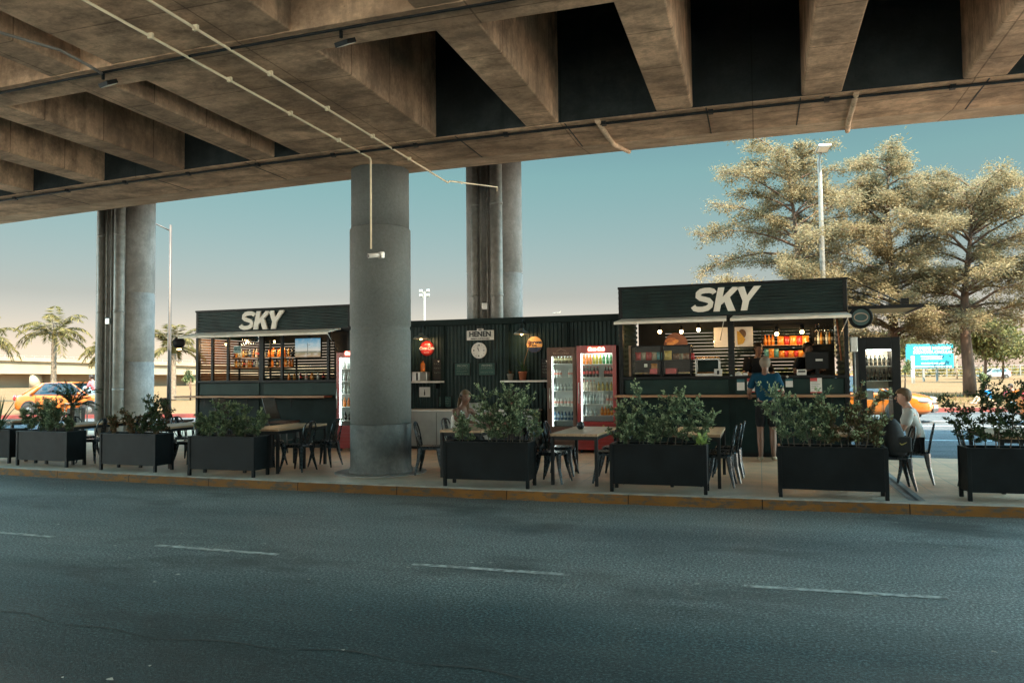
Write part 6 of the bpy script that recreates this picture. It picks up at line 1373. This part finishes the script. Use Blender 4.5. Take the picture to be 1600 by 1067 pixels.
# far grass, scrub
C = np.random.rand(9000, 3) * np.array([[190, 6, 1.0]]) + np.array([[-20, 168, 0]]); C[:, 2] = .4 + C[:, 2] ** 1.5 * (1.4 + .9 * np.sin(C[:, 0] * .23) * np.sin(C[:, 0] * .071))
o = leaves('scrub', C, np.random.randn(9000, 3) + np.array([[0, 0, .6]]), np.full(9000, .9), np.full(9000, .5), leafmat('scrub_leaf', (.14, .105, .035), (.19, .145, .05), (.10, .095, .035))); tag(o, 'low yellow scrub along the far edge of the field', None, None, 'stuff')
C = np.random.rand(9000, 3) * np.array([[34, 16, 0]]) + np.array([[-6, 33.5, .16]]); C[:, 1] += .255 * (C[:, 0] - 7.5); 
keep = np.sin(C[:, 0] * 1.3) * np.sin(C[:, 1] * .9 + C[:, 0] * .3) + np.random.randn(9000) * .5 > -.1; C = C[keep]
o = leaves('grass', C, np.random.randn(len(C), 3) * .5 + np.array([[0, 0, 1.0]]), np.full(len(C), .22), np.full(len(C), .03), leafmat('grass_blade', (.10, .08, .03), (.17, .125, .045), (.06, .075, .025))); tag(o, 'tufts of dry grass along the far verge', None, None, 'stuff')
t = thing('wire_fence', 'wire fence with thin posts along the far edge of the field', 'fence', (60, 160, .4)); m = MB()
for z in (.3, .9, 1.5, 2.0): m.tube([(-70, -3, z), (70, 6, z)], .03, 4)
m.build('wire', M_galv, t)
for q in range(24): MB().box(-.09, .09, -.09, .09, 0, 2.1).build('post', M_galv, t, (-69 + q * 6, -3 + 9 * (q * 6 + 1) / 140, 0))
for x, y, lab in ((35.6, 121, 'pale concrete post right of the silver car'), (25.8, 119, 'thin pale pole just left of the silver car')): tag(MB().tube([(x, y, .3), (x, y, 3.6)], .3 if x > 30 else .12, 8).build('post', M_fasc), lab, 'post')
# billboard
t = thing('billboard', 'turquoise billboard announcing a summit in white capitals', 'billboard', (19.0, 100.4, .3), R(17)); M_bb = pm('billboard_turquoise', (.012, .22, .30), .5, 0, .25, 1.2)
MB().box(-2.75, 2.75, -.08, .08, 1.55, 4.35).build('panel', M_bb, t, bev=.02)
text('CUMBRE MUNDIAL', .52, M_white, t, (.35, -.085, 3.85), .012); text('ECONOMIA CIRCULAR', .44, M_white, t, (.35, -.085, 3.38), .010); text('CIUDAD DE CORDOBA', .26, M_white, t, (.35, -.085, 2.08), .006)
for z, w_ in ((2.92, 1.25), (2.62, 1.2), (1.74, 2.3)): MB().box(-w_ + .2, w_ + .2, -.088, -.081, z - .06, z + .06).build('text_bar', M_white, t)
for x in (-.75, .8): MB().box(x - .12, x + .12, -.06, .06, 0, 1.55).build('post', M_galv, t)
tag(MB().tube([(14.4, 84, .3), (14.4, 84, 3.0)], .15, 10).build('white_post', M_white), 'thick white post standing in front of the billboard', 'post')
# street lamps, mast
t = thing('street_lamp', 'thin street lamp with a cranked arm between the far left pier and the bar kiosk', 'street lamp', (-18.95, 21.15, -.02), 0, 'street lamps beyond the kiosks')
MB().tube([(0, 0, 0), (0, 0, 2.2), (0, 0, 6.75)], .06, 10, True, True, [.08, .06, .045]).build('pole', M_pole, t); MB().tube([(0, 0, 6.55), (-.62, -.28, 6.88)], .022, 8).build('arm', M_pole, t); h = MB().box(-.16, .16, -.05, .05, -.03, .03).build('lamp_head', M_white, t, (-.70, -.32, 6.93), bev=.012); h.rotation_euler = (0, R(28), R(24))
t = thing('street_lamp', 'tall tapering street lamp rising in front of the cedars', 'street lamp', (3.1, 40.6, .1), 0, 'street lamps beyond the kiosks')
MB().tube([(0, 0, 0), (0, 0, 11.2), (-.05, -.08, 11.8), (.08, -.25, 12.25)], .1, 12, True, True, [.16, .10, .08, .06]).build('pole', M_galv, t); h = MB().box(-.30, .30, -.5, .25, -.05, .06).build('lamp_head', M_alu, t, (.12, -.4, 12.3), bev=.03); h.rotation_euler = (R(-12), 0, R(10)); MB().box(-.24, .24, -.44, .1, -.07, -.052).build('lens', M_white, h)
t = thing('floodlight_mast', 'far floodlight mast with four lamps showing above the middle wall', 'mast', (-61.8, 137, 0)); MB().tube([(0, 0, 0), (0, 0, 18)], .2, 8, True, True, [.3, .16]).build('pole', M_galv, t); MB().box(-1.0, 1.0, -.06, .06, 16.9, 17.05).build('crossbar', M_galv, t); MB().box(-.8, .8, -.06, .06, 17.75, 17.9).build('crossbar', M_galv, t)
for x in (-.75, .75):
    for z in (17.1, 17.95): MB().box(x - .3, x + .3, -.2, .1, z, z + .5).build('lamp', M_alu, t, bev=.05)
t = thing('airplane', 'tiny airliner low over the horizon above the middle wall', 'airplane', (-200, 776, 66)); MB().tube([(-4.2, 0, 0), (-3.4, 0, .1), (3.4, 0, .2), (4.6, 0, .5)], .5, 10, True, True, [.15, .5, .5, .1]).build('fuselage', M_galv, t); MB().prismz([(.6, -4.5), (1.3, -4.5), (.6, 0), (1.3, 4.5), (.6, 4.5), (-.8, 0)], 0, .14).build('wing', M_galv, t); MB().prism([(3.0, .4), (4.4, .4), (4.8, 2.0), (4.2, 2.0)], -.08, .08).build('tail_fin', M_galv, t)
# ramp bridge far left
A = Vector((-118.6, 87.9, 0)); B_ = Vector((-60, 106.7, 0)); dr = (B_ - A); nr = Vector((-dr.y, dr.x, 0)).normalized()
M_ramp = pm('ramp_concrete', (.30, .235, .16), .8, 0, .12, .4); M_ramp2 = pm('ramp_wall', (.25, .19, .125), .85, 0, .12, .3)
t = thing('ramp_bridge', 'long sunlit concrete ramp bridge sloping down behind the palms', 'bridge', (-90, 97, 0)); of = Vector((90, -97, 0))
def slab(nm, za, zb, n0, n1, mat):
    vs = []
    for P_, (z0, z1) in ((A, za), (B_, zb)):
        for n_ in (n0, n1):
            for z in (z0, z1): q = P_ + nr * n_; vs.append((q.x, q.y, z))
    return MB().add(vs, [(0, 1, 3, 2), (4, 6, 7, 5), (0, 4, 5, 1), (2, 3, 7, 6), (1, 5, 7, 3), (0, 2, 6, 4)]).build(nm, mat, t, of)
slab('deck', (2.7, 4.9), (1.7, 2.5), 0, 9, M_ramp); slab('parapet', (4.9, 5.5), (2.5, 3.05), -.3, .0, M_ramp); slab('wall', (0, 2.7), (0, 1.7), 2.2, 7, M_ramp2); slab('rail', (5.75, 5.83), (3.3, 3.38), -.2, -.12, M_galv)
for q in range(5):
    p = A.lerp(B_, .18 + q * .2) + nr * 1.0; MB().tube([(p.x, p.y, 0), (p.x, p.y, 2.6 - q * .12)], .9, 16).build('pier', M_ramp, t, of)
for q in range(40): p = A.lerp(B_, (q + .5) / 40) - nr * .16; z = 5.5 - 2.45 * (q + .5) / 40; MB().box(-.05, .05, -.05, .05, 0, .3).build('rail_post', M_galv, t, (p.x + 90, p.y - 97, z))
# bin behind the left pier
t = thing('litter_bin', 'grey litter bin in a white frame between the taxi and the far left pier', 'bin', (-17.75, 16.35, 0), R(20)); MB().box(-.17, .17, -.15, .15, .12, .74).build('bin', pm('bin_grey', (.16, .16, .15), .5), t, bev=.012)
m = MB(); m.tube([(-.21, -.17, 0), (-.21, -.17, .86), (.21, -.17, .86), (.21, -.17, 0)], .018, 8); m.tube([(-.21, .17, 0), (-.21, .17, .86), (.21, .17, .86), (.21, .17, 0)], .018, 8); m.build('frame', M_white, t)
tag(MB().tube([(-44.5, 33.5, 0), (-44.5, 33.5, 1.3)], .05, 8).build('marker_post', M_white), 'thin white marker post beyond the taxis on the left', 'post')
for o in list(BT.values()): bpy.data.objects.remove(o)      # the bottle patterns themselves are not part of the place
